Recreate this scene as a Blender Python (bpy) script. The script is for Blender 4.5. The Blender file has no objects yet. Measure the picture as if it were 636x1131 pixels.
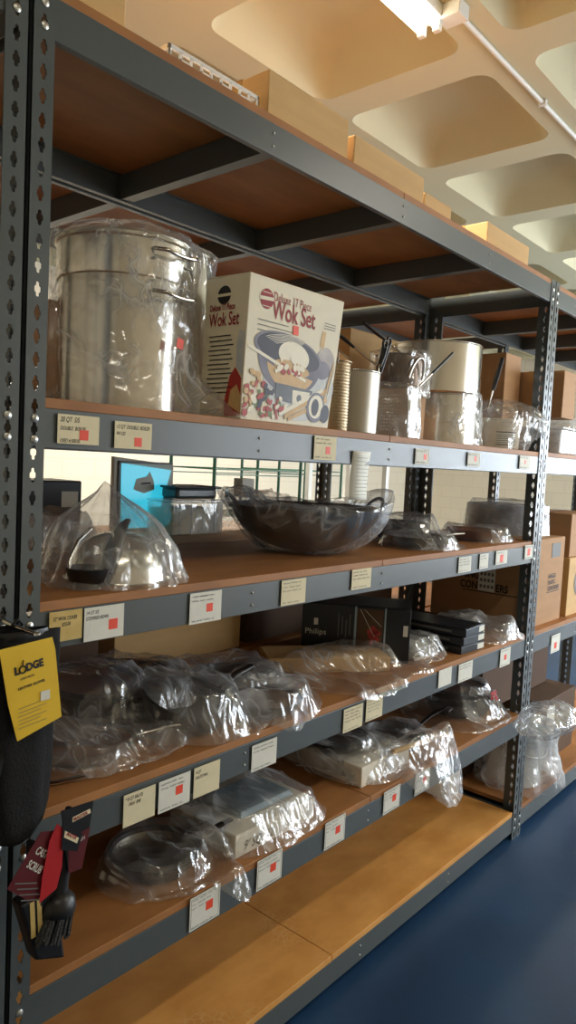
import bpy, bmesh, math, random
from math import sin, cos, pi, radians, sqrt, atan2
from mathutils import Vector, Matrix, noise
random.seed(7)
scn = bpy.context.scene
COL = scn.collection

# ---------------------------------------------------------------- colours / materials
def lin(c):
    return tuple(((v/255.0)/12.92 if v/255.0 <= .04045 else (((v/255.0)+.055)/1.055)**2.4) for v in c)

def newmat(name):
    m = bpy.data.materials.new(name); m.use_nodes = True
    nt = m.node_tree
    return m, nt, nt.nodes['Principled BSDF']

def mat(name, rgb, rough=.6, metal=0, var=.0, scale=8, bump=0, bscale=60, stretch=(1,1,1), spec=.5, rgb2=None, coat=0):
    m, nt, b = newmat(name)
    c = lin(rgb)
    b.inputs['Base Color'].default_value = (*c, 1)
    b.inputs['Roughness'].default_value = rough
    b.inputs['Metallic'].default_value = metal
    b.inputs['Specular IOR Level'].default_value = spec
    if coat: b.inputs['Coat Weight'].default_value = coat
    tc = nt.nodes.new('ShaderNodeTexCoord'); mp = nt.nodes.new('ShaderNodeMapping')
    mp.inputs['Scale'].default_value = stretch
    nt.links.new(tc.outputs['Object'], mp.inputs['Vector'])
    if var or rgb2:
        n = nt.nodes.new('ShaderNodeTexNoise'); n.inputs['Scale'].default_value = scale
        n.inputs['Detail'].default_value = 6
        nt.links.new(mp.outputs['Vector'], n.inputs['Vector'])
        r = nt.nodes.new('ShaderNodeValToRGB')
        r.color_ramp.elements[0].position = .32; r.color_ramp.elements[1].position = .68
        if rgb2: c2 = lin(rgb2)
        else: c2 = tuple(min(1, v*(1+var)) for v in c)
        c1 = c if rgb2 else tuple(v*(1-var) for v in c)
        r.color_ramp.elements[0].color = (*c1, 1); r.color_ramp.elements[1].color = (*c2, 1)
        nt.links.new(n.outputs['Fac'], r.inputs['Fac']); nt.links.new(r.outputs['Color'], b.inputs['Base Color'])
    if bump:
        n2 = nt.nodes.new('ShaderNodeTexNoise'); n2.inputs['Scale'].default_value = bscale; n2.inputs['Detail'].default_value = 5
        nt.links.new(mp.outputs['Vector'], n2.inputs['Vector'])
        bp = nt.nodes.new('ShaderNodeBump'); bp.inputs['Strength'].default_value = bump; bp.inputs['Distance'].default_value = .01
        nt.links.new(n2.outputs['Fac'], bp.inputs['Height']); nt.links.new(bp.outputs['Normal'], b.inputs['Normal'])
    return m

def plastic_film(name, tint=(228,230,232), base=.05, edge=.34, milk=.11, rough=.13, crease=9, bump=.38, streak=.6):
    """thin wrinkled polythene: see-through sheet, glossy at grazing angles, whitish along long stress lines"""
    m = bpy.data.materials.new(name); m.use_nodes = True
    nt = m.node_tree; N = nt.nodes; L = nt.links; N.clear()
    out = N.new('ShaderNodeOutputMaterial')
    tr = N.new('ShaderNodeBsdfTransparent'); tr.inputs['Color'].default_value = (.97,.97,.97,1)
    gl = N.new('ShaderNodeBsdfGlossy'); gl.inputs['Roughness'].default_value = rough; gl.inputs['Color'].default_value = (.96,.96,.96,1)
    df = N.new('ShaderNodeBsdfDiffuse'); df.inputs['Color'].default_value = (*lin(tint),1)
    tl = N.new('ShaderNodeBsdfTranslucent'); tl.inputs['Color'].default_value = (*lin(tint),1)
    tc = N.new('ShaderNodeTexCoord')
    def mth(op,a,b=None,c=None):
        n = N.new('ShaderNodeMath'); n.operation = op
        for i,v in enumerate((a,b,c)):
            if v is None: continue
            if isinstance(v,(int,float)): n.inputs[i].default_value = v
            else: L.new(v,n.inputs[i])
        return n.outputs[0]
    lines = []; soft = []
    for k,(rot,sc) in enumerate((((.3,.2,.5),1.0),((1.1,.5,2.1),1.35),((.2,1.3,3.9),.8))):
        mp = N.new('ShaderNodeMapping'); mp.inputs['Rotation'].default_value = rot; mp.inputs['Scale'].default_value = (sc,sc*.22,sc*.6)
        L.new(tc.outputs['Object'], mp.inputs['Vector'])
        n = N.new('ShaderNodeTexNoise'); n.inputs['Scale'].default_value = crease*(1+.3*k); n.inputs['Detail'].default_value = 1.5; n.inputs['Distortion'].default_value = .6
        L.new(mp.outputs['Vector'], n.inputs['Vector'])
        r = mth('SUBTRACT',1.0,mth('ABSOLUTE',mth('MULTIPLY_ADD',n.outputs['Fac'],2.0,-1.0)))
        lines.append(mth('POWER',r,30.0)); soft.append(mth('POWER',r,3.0))
    line = mth('MAXIMUM',mth('MAXIMUM',lines[0],lines[1]),lines[2])
    hgt = mth('ADD',mth('ADD',soft[0],soft[1]),soft[2])
    bu = N.new('ShaderNodeBump'); bu.inputs['Strength'].default_value = bump; bu.inputs['Distance'].default_value = .012
    L.new(hgt, bu.inputs['Height']); L.new(bu.outputs['Normal'], gl.inputs['Normal'])
    lw = N.new('ShaderNodeLayerWeight'); lw.inputs['Blend'].default_value = .35
    L.new(bu.outputs['Normal'], lw.inputs['Normal'])
    f = mth('MULTIPLY_ADD',lw.outputs['Facing'],edge,base)
    n3 = N.new('ShaderNodeTexNoise'); n3.inputs['Scale'].default_value = 7
    L.new(tc.outputs['Object'], n3.inputs['Vector'])
    gt = N.new('ShaderNodeMapRange'); gt.inputs['From Min'].default_value = .45; gt.inputs['From Max'].default_value = .65
    L.new(n3.outputs['Fac'], gt.inputs['Value'])
    mm = mth('MULTIPLY_ADD',mth('MULTIPLY',line,gt.outputs[0]),streak,mth('MULTIPLY_ADD',gt.outputs[0],milk*.8,milk*.6))
    m1 = N.new('ShaderNodeMixShader'); L.new(f, m1.inputs[0]); L.new(tr.outputs[0], m1.inputs[1]); L.new(gl.outputs[0], m1.inputs[2])
    m0 = N.new('ShaderNodeMixShader'); m0.inputs[0].default_value = .45; L.new(df.outputs[0], m0.inputs[1]); L.new(tl.outputs[0], m0.inputs[2])
    m2 = N.new('ShaderNodeMixShader'); L.new(mm, m2.inputs[0]); L.new(m1.outputs[0], m2.inputs[1]); L.new(m0.outputs[0], m2.inputs[2])
    L.new(m2.outputs[0], out.inputs['Surface'])
    return m

def perforated(name, rgb, nz, na, metal=1, rough=.3, mode='cyl', hole=.3, zr=(0,1)):
    m, nt, b = newmat(name); N = nt.nodes; L = nt.links
    b.inputs['Base Color'].default_value = (*lin(rgb),1); b.inputs['Metallic'].default_value = metal; b.inputs['Roughness'].default_value = rough
    tc = N.new('ShaderNodeTexCoord'); sp = N.new('ShaderNodeSeparateXYZ'); L.new(tc.outputs['Object'], sp.inputs[0])
    def math_(op, a, bb=None):
        n = N.new('ShaderNodeMath'); n.operation = op
        for i, v in enumerate((a, bb)):
            if v is None: continue
            if isinstance(v, (int, float)): n.inputs[i].default_value = v
            else: L.new(v, n.inputs[i])
        return n.outputs[0]
    at = math_('ARCTAN2', sp.outputs[1], sp.outputs[0])
    a = math_('MULTIPLY', at, na/(2*pi)) if mode=='cyl' else math_('MULTIPLY', sp.outputs[1], na); z = math_('MULTIPLY', sp.outputs[2], nz)
    fa = math_('SUBTRACT', math_('FRACT', a), .5); fz = math_('SUBTRACT', math_('FRACT', z), .5)
    d = math_('SQRT', math_('ADD', math_('MULTIPLY', fa, fa), math_('MULTIPLY', fz, fz)))
    inside = math_('LESS_THAN', d, hole)
    lim = math_('MULTIPLY', math_('GREATER_THAN', sp.outputs[2], zr[0]), math_('LESS_THAN', sp.outputs[2], zr[1]))
    h = math_('MULTIPLY', inside, lim)
    out = N['Material Output']; tr = N.new('ShaderNodeBsdfTransparent'); mx = N.new('ShaderNodeMixShader')
    L.new(h, mx.inputs[0]); L.new(b.outputs[0], mx.inputs[1]); L.new(tr.outputs[0], mx.inputs[2]); L.new(mx.outputs[0], out.inputs['Surface'])
    return m

def emit(name, rgb, s):
    m, nt, b = newmat(name)
    b.inputs['Base Color'].default_value = (.8,.8,.8,1)
    b.inputs['Emission Color'].default_value = (*lin(rgb),1); b.inputs['Emission Strength'].default_value = s
    return m

M = {}
M['steel_grey'] = mat('grey enamelled steel', (78,84,84), .36, .0, var=.05, scale=5, bump=.02, bscale=300, spec=.6)
M['board'] = mat('brown hardboard', (174,118,64), .6, 0, rgb2=(150,98,52), scale=5, bump=.05, bscale=120, stretch=(1,2.5,1))
M['board_new'] = mat('golden chipboard', (228,166,88), .5, 0, rgb2=(206,142,66), scale=6, bump=.06, bscale=150, stretch=(1,1.6,1))
M['board_pale'] = mat('pale board', (192,150,108), .6, 0, var=.06, scale=4, stretch=(1,6,1))
M['zinc'] = mat('zinc rivet', (190,190,184), .35, .8)
M['card'] = mat('white card', (226,224,212), .7, var=.03, scale=30)
M['card_old'] = mat('yellowed card', (214,188,120), .7, rgb2=(200,170,96), scale=30)
M['card_cream'] = mat('cream card', (226,214,178), .7, var=.03, scale=30)
M['sticker'] = mat('red orange sticker', (240,78,48), .5)
M['ink'] = mat('black ink', (28,26,28), .6)
M['ink_red'] = mat('dark red ink', (150,24,34), .6)
M['ink_grey'] = mat('grey print', (110,108,104), .6)
M['carton'] = mat('kraft cardboard', (206,168,112), .75, var=.05, scale=6, bump=.04, bscale=80, stretch=(1,1,5))
M['carton_brown'] = mat('brown cardboard', (176,134,92), .75, var=.06, scale=5, bump=.04, bscale=80, stretch=(1,1,5))
M['carton_white'] = mat('white cardboard', (224,216,198), .65, var=.03, scale=8)
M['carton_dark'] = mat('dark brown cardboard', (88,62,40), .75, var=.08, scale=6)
M['tape'] = mat('brown packing tape', (190,150,92), .25, coat=.4)
M['steel'] = mat('brushed aluminium', (226,223,214), .2, 1, bump=.02, bscale=18, stretch=(1,1,14))
M['steel_pol'] = mat('polished steel', (205,202,196), .14, 1)
M['steel_dull'] = mat('dull aluminium', (168,162,150), .38, 1, bump=.03, bscale=40)
M['smoky'] = mat('smoky brown steel', (112,96,84), .3, .9)
M['iron'] = mat('black carbon steel', (34,34,36), .42, .3, var=.2, scale=14, bump=.05, bscale=90)
M['nonstick'] = mat('dark nonstick', (44,38,36), .4, .1, var=.15, scale=10)
M['copperpan'] = mat('brown pan interior', (134,84,54), .35, .4, var=.15, scale=10)
M['black'] = mat('black plastic', (22,22,24), .4)
M['blackbox'] = mat('black printed box', (26,30,36), .38, var=.1, scale=6)
M['cloth_black'] = mat('black cloth', (17,17,18), .95, var=.2, scale=40, bump=.3, bscale=180)
M['yellow'] = mat('yellow card', (236,196,44), .55, rgb2=(226,184,36), scale=12)
M['redtag'] = mat('red tag', (176,26,32), .5)
M['redtag_dark'] = mat('dark red tag', (90,18,24), .5)
M['bristle'] = mat('grey bristles', (58,60,62), .6, bump=.6, bscale=260)
M['film'] = plastic_film('clear polythene film')
M['film_milky'] = plastic_film('milky polythene film', milk=.24, base=.07, rough=.2, crease=9, streak=.35)
M['film_loose'] = plastic_film('crinkled polythene film', milk=.17, base=.07, crease=9, bump=.45, streak=.6)
M['film_white'] = plastic_film('whitish polythene film', milk=.38, base=.1, crease=9, streak=.5)
M['clamshell'] = plastic_film('clear rigid plastic', milk=.42, base=.1, rough=.1, crease=6, bump=.2, streak=.2)
M['white_plastic'] = mat('white plastic', (226,226,220), .45)
M['wall'] = mat('cream painted block', (236,224,202), .8, var=.02, scale=3)
M['ceil'] = mat('cream painted concrete', (206,199,166), .85, var=.02, scale=2.2, bump=.05, bscale=30)
M['floor'] = mat('dark blue painted floor', (30,66,102), .42, rgb2=(24,54,86), scale=2.5, bump=.04, bscale=40)
M['green'] = mat('green epoxy wire', (28,74,54), .4, .2)
M['cyan'] = emit('cyan print with added glow', (20,196,226), .75)  # emission added to cyan print, in place of strong light falling on it
M['tube'] = emit('fluorescent tube', (255,244,214), 9)
M['bluewhite'] = mat('pale blue plastic', (150,170,180), .4)
M['wokprint'] = mat('printed dark steel', (84,80,98), .5, rgb2=(130,126,140), scale=10)
M['wokprint_light'] = mat('printed pale steel', (196,188,180), .5, rgb2=(160,150,150), scale=14)
M['wokprint_dark'] = mat('printed near black blue', (46,44,62), .5)
M['printwood'] = mat('printed wood tan', (206,168,110), .5, var=.1, scale=30)
M['printred'] = mat('printed tomato red', (170,44,34), .5, var=.15, scale=40)
M['printcream'] = mat('printed cream', (238,230,208), .5, var=.05, scale=40)
M['printblue'] = mat('printed soft blue grey', (176,184,192), .5, rgb2=(214,212,206), scale=14)
M['printgreen'] = mat('printed green', (98,120,60), .5, var=.1, scale=40)
M['boxwhite'] = mat('ivory box card', (226,216,190), .5, var=.015, scale=4)
M['glass'] = plastic_film('window glass', milk=.0, base=.06, edge=.3, rough=.02, crease=2, bump=0, streak=0)

def brick_wall_mat():
    m, nt, b = newmat('cream block wall'); N = nt.nodes; L = nt.links
    tc = N.new('ShaderNodeTexCoord'); sp = N.new('ShaderNodeSeparateXYZ'); cb = N.new('ShaderNodeCombineXYZ')
    L.new(tc.outputs['Object'], sp.inputs[0])
    ad = N.new('ShaderNodeMath'); ad.operation = 'ADD'; L.new(sp.outputs[0], ad.inputs[0]); L.new(sp.outputs[1], ad.inputs[1])
    L.new(ad.outputs[0], cb.inputs[0]); L.new(sp.outputs[2], cb.inputs[1])
    br = N.new('ShaderNodeTexBrick'); br.inputs['Scale'].default_value = 1
    br.inputs['Brick Width'].default_value = .4; br.inputs['Row Height'].default_value = .2; br.inputs['Mortar Size'].default_value = .006
    c = lin((236,224,202)); d = lin((226,212,190))
    br.inputs['Color1'].default_value = (*c,1); br.inputs['Color2'].default_value = (*[v*.97 for v in c],1); br.inputs['Mortar'].default_value = (*d,1)
    L.new(cb.outputs[0], br.inputs['Vector']); L.new(br.outputs['Color'], b.inputs['Base Color']); b.inputs['Roughness'].default_value = .7
    return m
M['blocks'] = brick_wall_mat()

def dusty_board():
    """chipboard with whitish dust and scuffs"""
    m = M['board_new']; nt = m.node_tree; N = nt.nodes; L = nt.links; b = N['Principled BSDF']
    src = b.inputs['Base Color'].links[0].from_socket
    tc = N.new('ShaderNodeTexCoord')
    v = N.new('ShaderNodeTexVoronoi'); v.inputs['Scale'].default_value = 46; v.feature = 'DISTANCE_TO_EDGE'
    n = N.new('ShaderNodeTexNoise'); n.inputs['Scale'].default_value = 3.1; n.inputs['Detail'].default_value = 3
    L.new(tc.outputs['Object'], v.inputs['Vector']); L.new(tc.outputs['Object'], n.inputs['Vector'])
    a = N.new('ShaderNodeMapRange'); a.inputs['From Min'].default_value = .1; a.inputs['From Max'].default_value = .0
    L.new(v.outputs['Distance'], a.inputs['Value'])
    g = N.new('ShaderNodeMapRange'); g.inputs['From Min'].default_value = .58; g.inputs['From Max'].default_value = .68; g.inputs['To Max'].default_value = .4
    L.new(n.outputs['Fac'], g.inputs['Value'])
    mu = N.new('ShaderNodeMath'); mu.operation = 'MULTIPLY'; L.new(a.outputs[0], mu.inputs[0]); L.new(g.outputs[0], mu.inputs[1])
    mx = N.new('ShaderNodeMix'); mx.data_type = 'RGBA'; mx.inputs[7].default_value = (*lin((232,200,150)),1)
    L.new(mu.outputs[0], mx.inputs[0]); L.new(src, mx.inputs[6]); L.new(mx.outputs[2], b.inputs['Base Color'])
dusty_board()

# ---------------------------------------------------------------- mesh builder
class MB:
    def __init__(s): s.v = []; s.f = []
    def add(s, vs, fs):
        o = len(s.v); s.v += [tuple(p) for p in vs]; s.f += [tuple(i+o for i in f) for f in fs]; return s
    def box(s, a, b, taper=None):
        x0,y0,z0 = a; x1,y1,z1 = b
        vs = [(x0,y0,z0),(x1,y0,z0),(x1,y1,z0),(x0,y1,z0),(x0,y0,z1),(x1,y0,z1),(x1,y1,z1),(x0,y1,z1)]
        return s.add(vs, [(0,3,2,1),(4,5,6,7),(0,1,5,4),(1,2,6,5),(2,3,7,6),(3,0,4,7)])
    def prism(s, poly, z0, z1):
        n = len(poly)
        vs = [(x,y,z0) for x,y in poly] + [(x,y,z1) for x,y in poly]
        fs = [tuple(range(n-1,-1,-1)), tuple(range(n,2*n))] + [(i,(i+1)%n,n+(i+1)%n,n+i) for i in range(n)]
        return s.add(vs, fs)
    def extr(s, prof, x0, x1):          # profile in (y,z) extruded along x
        n = len(prof)
        vs = [(x0,y,z) for y,z in prof] + [(x1,y,z) for y,z in prof]
        fs = [tuple(range(n)), tuple(range(2*n-1,n-1,-1))] + [(i,n+i,n+(i+1)%n,(i+1)%n) for i in range(n)]
        return s.add(vs, fs)
    def lathe(s, prof, c=(0,0,0), n=48, closed=False, fn=None):
        vs = []
        for j,(r,z) in enumerate(prof):
            for i in range(n):
                a = 2*pi*i/n; rr, zz = r, z
                if fn: rr, zz = fn(a, j, r, z)
                vs.append((c[0]+rr*cos(a), c[1]+rr*sin(a), c[2]+zz))
        fs = []
        m = len(prof)
        for j in range(m if closed else m-1):
            k = (j+1) % m
            for i in range(n):
                i2 = (i+1)%n
                fs.append((j*n+i, j*n+i2, k*n+i2, k*n+i))
        if not closed:
            if prof[0][0] > 1e-6 and prof[0][0] < .9*max(p[0] for p in prof)+1 and getattr(s,'cap0',False): fs.append(tuple(range(n-1,-1,-1)))
        return s.add(vs, fs)
    def tube(s, pts, r, n=8, cap=True, flat=None):
        pts = [Vector(p) for p in pts]; rs = r if isinstance(r,(list,tuple)) else [r]*len(pts)
        vs = []; up = None
        for k,p in enumerate(pts):
            t = (pts[min(k+1,len(pts)-1)]-pts[max(k-1,0)]).normalized()
            if up is None:
                up = Vector((0,0,1)) if abs(t.z) < .9 else Vector((1,0,0))
            u = (up - t*up.dot(t)).normalized(); w = t.cross(u); up = u
            for i in range(n):
                a = 2*pi*i/n
                q = p + u*cos(a)*rs[k]*(flat or 1) + w*sin(a)*rs[k]
                vs.append(tuple(q))
        fs = []
        for k in range(len(pts)-1):
            for i in range(n):
                i2=(i+1)%n; fs.append((k*n+i,k*n+i2,(k+1)*n+i2,(k+1)*n+i))
        if cap:
            fs.append(tuple(range(n-1,-1,-1))); fs.append(tuple(range((len(pts)-1)*n, len(pts)*n)))
        return s.add(vs, fs)
    def disc(s, c, r, n=32, z=0, ry=None):
        vs = [(c[0]+r*cos(2*pi*i/n), c[1]+(ry or r)*sin(2*pi*i/n), z) for i in range(n)]
        return s.add(vs, [tuple(range(n))])
    def poly(s, pts, z=0):
        return s.add([(x,y,z) for x,y in pts], [tuple(range(len(pts)))])
    def xf(s, mtx, start=0):
        s.v = s.v[:start] + [tuple(mtx @ Vector(p)) for p in s.v[start:]]; return s
    def build(s, name, material, parent=None, smooth=None, loc=None, bevel=0, kind=None):
        me = bpy.data.meshes.new(name); me.from_pydata(s.v, [], s.f); me.validate()
        bm = bmesh.new(); bm.from_mesh(me); bmesh.ops.recalc_face_normals(bm, faces=bm.faces); bm.to_mesh(me); bm.free()
        if smooth is not None:
            for p in me.polygons: p.use_smooth = True
            if smooth < 180: me.set_sharp_from_angle(angle=radians(smooth))
        me.materials.append(M[material] if isinstance(material, str) else material)
        o = bpy.data.objects.new(name, me); COL.objects.link(o)
        if parent: o.parent = parent
        if loc: o.location = loc
        if bevel:
            b = o.modifiers.new('bevel','BEVEL'); b.width = bevel; b.segments = 2; b.limit_method = 'ANGLE'
        if kind: o['kind'] = kind
        return o

def tag(o, label, cat, group=None, kind=None):
    o['label'] = label; o['category'] = cat
    if group: o['group'] = group
    if kind: o['kind'] = kind
    return o
def empty(name, loc=(0,0,0), rot=(0,0,0)):
    o = bpy.data.objects.new(name, None); COL.objects.link(o); o.location = loc; o.rotation_euler = rot
    o.empty_display_size = .05; return o
def struct(o): o['kind'] = 'structure'; return o

_dg = bpy.context.evaluated_depsgraph_get
def text(name, body, size, material, parent, loc=(0,0,0), shear=0, xs=1, align='LEFT', rot=0, space=1, bold=0, ext=0):
    cu = bpy.data.curves.new(name, 'FONT'); cu.body = body; cu.size = size; cu.shear = shear
    cu.align_x = align; cu.space_character = space; cu.offset = bold; cu.extrude = ext; cu.resolution_u = 3
    t = bpy.data.objects.new(name+'_c', cu); COL.objects.link(t)
    me = bpy.data.meshes.new_from_object(t.evaluated_get(_dg()))
    bpy.data.objects.remove(t); bpy.data.curves.remove(cu)
    me.name = name; me.materials.clear(); me.materials.append(M[material])
    o = bpy.data.objects.new(name, me); COL.objects.link(o); o.parent = parent
    o.location = loc; o.rotation_euler = (0,0,rot); o.scale = (xs,1,1)
    return o

def scribble(mb, x0, y0, w, h, z, n=None, th=.0009, seed=0):
    """a line of illegible handwriting: a thin wavy ribbon broken into words"""
    rr = random.Random(seed); x = x0
    while x < x0+w:
        L_ = min(rr.uniform(.012,.03), x0+w-x)
        if L_ < .004: break
        k = max(4, int(L_/.0016)); pts = []
        for i in range(k+1):
            t = i/k; yy = (h*.5)*sin(i*2.3+rr.random()*1.2)*rr.uniform(.4,1)
            pts.append((x+t*L_, y0+yy))
        for i in range(k):
            (ax,ay),(bx,by) = pts[i],pts[i+1]
            d = Vector((bx-ax,by-ay)); nn = Vector((-d.y,d.x)).normalized()*th*.5
            mb.add([(ax-nn.x,ay-nn.y,z),(bx-nn.x,by-nn.y,z),(bx+nn.x,by+nn.y,z),(ax+nn.x,ay+nn.y,z)],[(0,1,2,3)])
        x += L_ + rr.uniform(.003,.006)

# ---------------------------------------------------------------- camera
cam = bpy.data.cameras.new('camera'); camo = bpy.data.objects.new('camera', cam); COL.objects.link(camo)
CAMP = Vector((-.743885, -1.258796, 1.667433))
fw = Vector((.75664, .650313, -.067744)).normalized(); rt = Vector((.653559, -.755246, .049643)); rt = (rt - fw*rt.dot(fw)).normalized(); upv = rt.cross(fw)
mt = Matrix((( rt.x, upv.x, -fw.x, CAMP.x), (rt.y, upv.y, -fw.y, CAMP.y), (rt.z, upv.z, -fw.z, CAMP.z), (0,0,0,1)))
camo.matrix_world = mt
cam.sensor_fit = 'VERTICAL'; cam.sensor_height = 24; cam.lens = 800.93*24/1131; cam.clip_start = .02; cam.clip_end = 60
scn.camera = camo

# ---------------------------------------------------------------- room
X0, X1, Y0, Y1, H = -4.0, 11.0, -3.6, 5.4, 3.5
def wall_with_holes(name, axis, c, u0, u1, holes, m, thick=.15, out=1):
    """axis 'x': plane x=c spanning y; axis 'y': plane y=c spanning x. holes = [(u0,u1,z0,z1)]"""
    mb = MB()
    us = sorted({u0,u1,*[h[0] for h in holes],*[h[1] for h in holes]}); zs = sorted({0,H+.4,*[h[2] for h in holes],*[h[3] for h in holes]})
    for i in range(len(us)-1):
        for j in range(len(zs)-1):
            cu, cz = (us[i]+us[i+1])/2, (zs[j]+zs[j+1])/2
            if any(h[0]<cu<h[1] and h[2]<cz<h[3] for h in holes): continue
            lo, hi = sorted((c, c+out*thick))
            if axis == 'x': mb.box((lo,us[i],zs[j]),(hi,us[i+1],zs[j+1]))
            else: mb.box((us[i],lo,zs[j]),(us[i+1],hi,zs[j+1]))
    return struct(mb.build(name, m))
struct(MB().box((X0-.2,Y0-.2,-.1),(X1+.2,Y1+.2,0)).build('floor','floor'))
wall_with_holes('wall_back','y',Y1,X0,X1,[],'blocks')
wr_h = [(-3.3,-.6,.9,2.9)]
wall_with_holes('wall_right','x',X1,Y0,Y1,wr_h,'blocks')
wf_h = [(3.6,6.2,.8,2.9),(6.9,9.8,.8,2.9)]
wall_with_holes('wall_front','y',Y0,X0,X1,wf_h,'blocks',out=-1)
wall_with_holes('wall_left','x',X0,Y0,Y1,[],'blocks',out=-1)
def window(n, axis, c, u0,u1,z0,z1):
    e = empty('window_%d'%n,(0,0,0)); struct(e)
    P = (lambda u,w,z: (c+w,u,z)) if axis=='x' else (lambda u,w,z: (u,c+w,z))
    mb = MB(); t=.05
    def bx(ua,ub,za,zb):
        a,b = P(ua,-.03,za),P(ub,.03,zb); mb.box([min(p) for p in zip(a,b)],[max(p) for p in zip(a,b)])
    bx(u0,u1,z0,z0+t); bx(u0,u1,z1-t,z1); bx(u0,u0+t,z0,z1); bx(u1-t,u1,z0,z1); m_=(u0+u1)/2; bx(m_-t/2,m_+t/2,z0,z1)
    mb.build('window_frame','white_plastic',e)
    g = MB(); a,b = P(u0+t,-.003,z0+t),P(u1-t,.003,z1-t); g.box([min(p) for p in zip(a,b)],[max(p) for p in zip(a,b)]); g.build('pane','glass',e)
window(1,'x',X1+.07,-3.3,-.6,.9,2.9)
for i,h in enumerate(wf_h): window(2+i,'y',Y0-.07,*h)

def coffer_ceiling():
    mb = MB(); n8 = 7
    px, py = 1.02, 1.0; hw = .40
    nx0, ny0 = -7, -5
    xs = [2.3+px*k for k in range(-7,10)]; ys = [.28+py*k for k in range(-5,7)]
    def rsq(cx,cy,hx,hy,r,z):
        pts=[]
        for (sx,sy,a0) in ((1,1,0),(-1,1,90),(-1,-1,180),(1,-1,270)):
            for i in range(n8):
                a = radians(a0+90*i/(n8-1)); pts.append((cx+sx*(hx-r)+r*cos(a), cy+sy*(hy-r)+r*sin(a), z))
        return pts
    def outer(cx,cy,z):
        pts=[]
        for (sx,sy,a0) in ((1,1,0),(-1,1,90),(-1,-1,180),(1,-1,270)):
            for i in range(n8):
                f = i/(n8-1)
                a = radians(a0+90*f); dx,dy = cos(a),sin(a)
                s_ = 1/max(abs(dx),abs(dy)); pts.append((cx+dx*s_*px/2, cy+dy*s_*py/2, z))
        return pts
    for i in range(len(xs)-1):
        for j in range(len(ys)-1):
            cx,cy = (xs[i]+xs[i+1])/2,(ys[j]+ys[j+1])/2
            loops = [outer(cx,cy,H), rsq(cx,cy,.408,.4,.09,H), rsq(cx,cy,.402,.394,.088,H+.012), rsq(cx,cy,.378,.370,.10,H+.09), rsq(cx,cy,.35,.342,.12,H+.15), rsq(cx,cy,.30,.295,.13,H+.19), rsq(cx,cy,.22,.215,.12,H+.21)]
            vs = [p for l in loops for p in l]; n = 4*n8; fs=[]
            for k in range(len(loops)-1):
                for q in range(n): fs.append((k*n+q,k*n+(q+1)%n,(k+1)*n+(q+1)%n,(k+1)*n+q))
            fs.append(tuple((len(loops)-1)*n+q for q in range(n)))
            mb.add(vs, fs)
    mb.box((X0-.2,Y0-.2,H+.45),(X1+.2,Y1+.2,H+.55))
    o = mb.build('ceiling','ceil',smooth=35); struct(o)
coffer_ceiling()

# ---------------------------------------------------------------- shelving
LU, DU, BH, BT, PW = 2.396, .617, .076, .02, .045
ZS = [2.496, 1.7485, 1.3536, .9314, .5719, .1116]
def keyhole(cx, cz):
    """outline of one slotted hole (narrow, wide, narrow), 12 points, anticlockwise"""
    w1, w2, h = .0036, .0068, .0145
    return [(cx+w2,cz-.004),(cx+w2,cz+.004),(cx+w1,cz+.007),(cx+w1,cz+h*.85),(cx,cz+h),(cx-w1,cz+h*.85),(cx-w1,cz+.007),
            (cx-w2,cz+.004),(cx-w2,cz-.004),(cx-w1,cz-.007),(cx-w1,cz-h*.85),(cx,cz-h),(cx+w1,cz-h*.85),(cx+w1,cz-.007)]
def flange(mb, w, height, pitch, P, off=0):
    """perforated strip in (u,z), front and back faces plus hole walls; P maps (u,depth,z)"""
    t = .0025; z = 0
    n = int(height/pitch)
    for k in range(n):
        z0, z1 = k*pitch, (k+1)*pitch if k<n-1 else height
        cz = (k+.5)*pitch; cx = w*.52
        inner = keyhole(cx, cz); m = len(inner); outer=[]
        for (x,y) in inner:
            dx,dy = x-cx,y-cz
            sx = (w-cx)/dx if dx>1e-9 else (cx/(-dx) if dx<-1e-9 else 1e9)
            sy = (z1-cz)/dy if dy>1e-9 else ((cz-z0)/(-dy) if dy<-1e-9 else 1e9)
            s_ = min(sx,sy); outer.append((cx+dx*s_, cz+dy*s_))
        # corners
        for d in (0,t):
            vs = [P(u,d,zz) for u,zz in inner]+[P(u,d,zz) for u,zz in outer]
            cs = [(w,z0),(w,z1),(0,z1),(0,z0)]
            vs += [P(u,d,zz) for u,zz in cs]
            fs = [(i,(i+1)%m,m+(i+1)%m,m+i) for i in range(m)]
            for i in range(m):
                a,b = outer[i],outer[(i+1)%m]
                onx = lambda q: abs(q[0]-w)<1e-7 or abs(q[0])<1e-7
                if onx(a)!=onx(b):
                    ci = min(range(4), key=lambda q:(cs[q][0]-(a[0]+b[0])/2)**2+(cs[q][1]-(a[1]+b[1])/2)**2)
                    fs.append((m+i,m+(i+1)%m,2*m+ci))
            mb.add(vs, fs)
        vs = [P(u,0,zz) for u,zz in inner]+[P(u,t,zz) for u,zz in inner]
        mb.add(vs, [(i,(i+1)%m,m+(i+1)%m,m+i) for i in range(m)])
    for u in (0,w):
        mb.add([P(u,0,0),P(u,t,0),P(u,t,height),P(u,0,height)],[(0,1,2,3)])
    mb.add([P(0,0,height),P(w,0,height),P(w,t,height),P(0,t,height)],[(0,1,2,3)])
def make_post(height, sx, sy, pw, pd):
    """angle post; corner at origin, front flange runs to sx*pw, side flange runs to sy*pd"""
    mb = MB(); pitch = .0432
    flange(mb, pw, height, pitch, lambda u,d,z:(sx*u, sy*d, z))
    flange(mb, pd, height, pitch, lambda u,d,z:(sx*d, sy*u, z))
    return mb
_post_cache = {}
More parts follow.
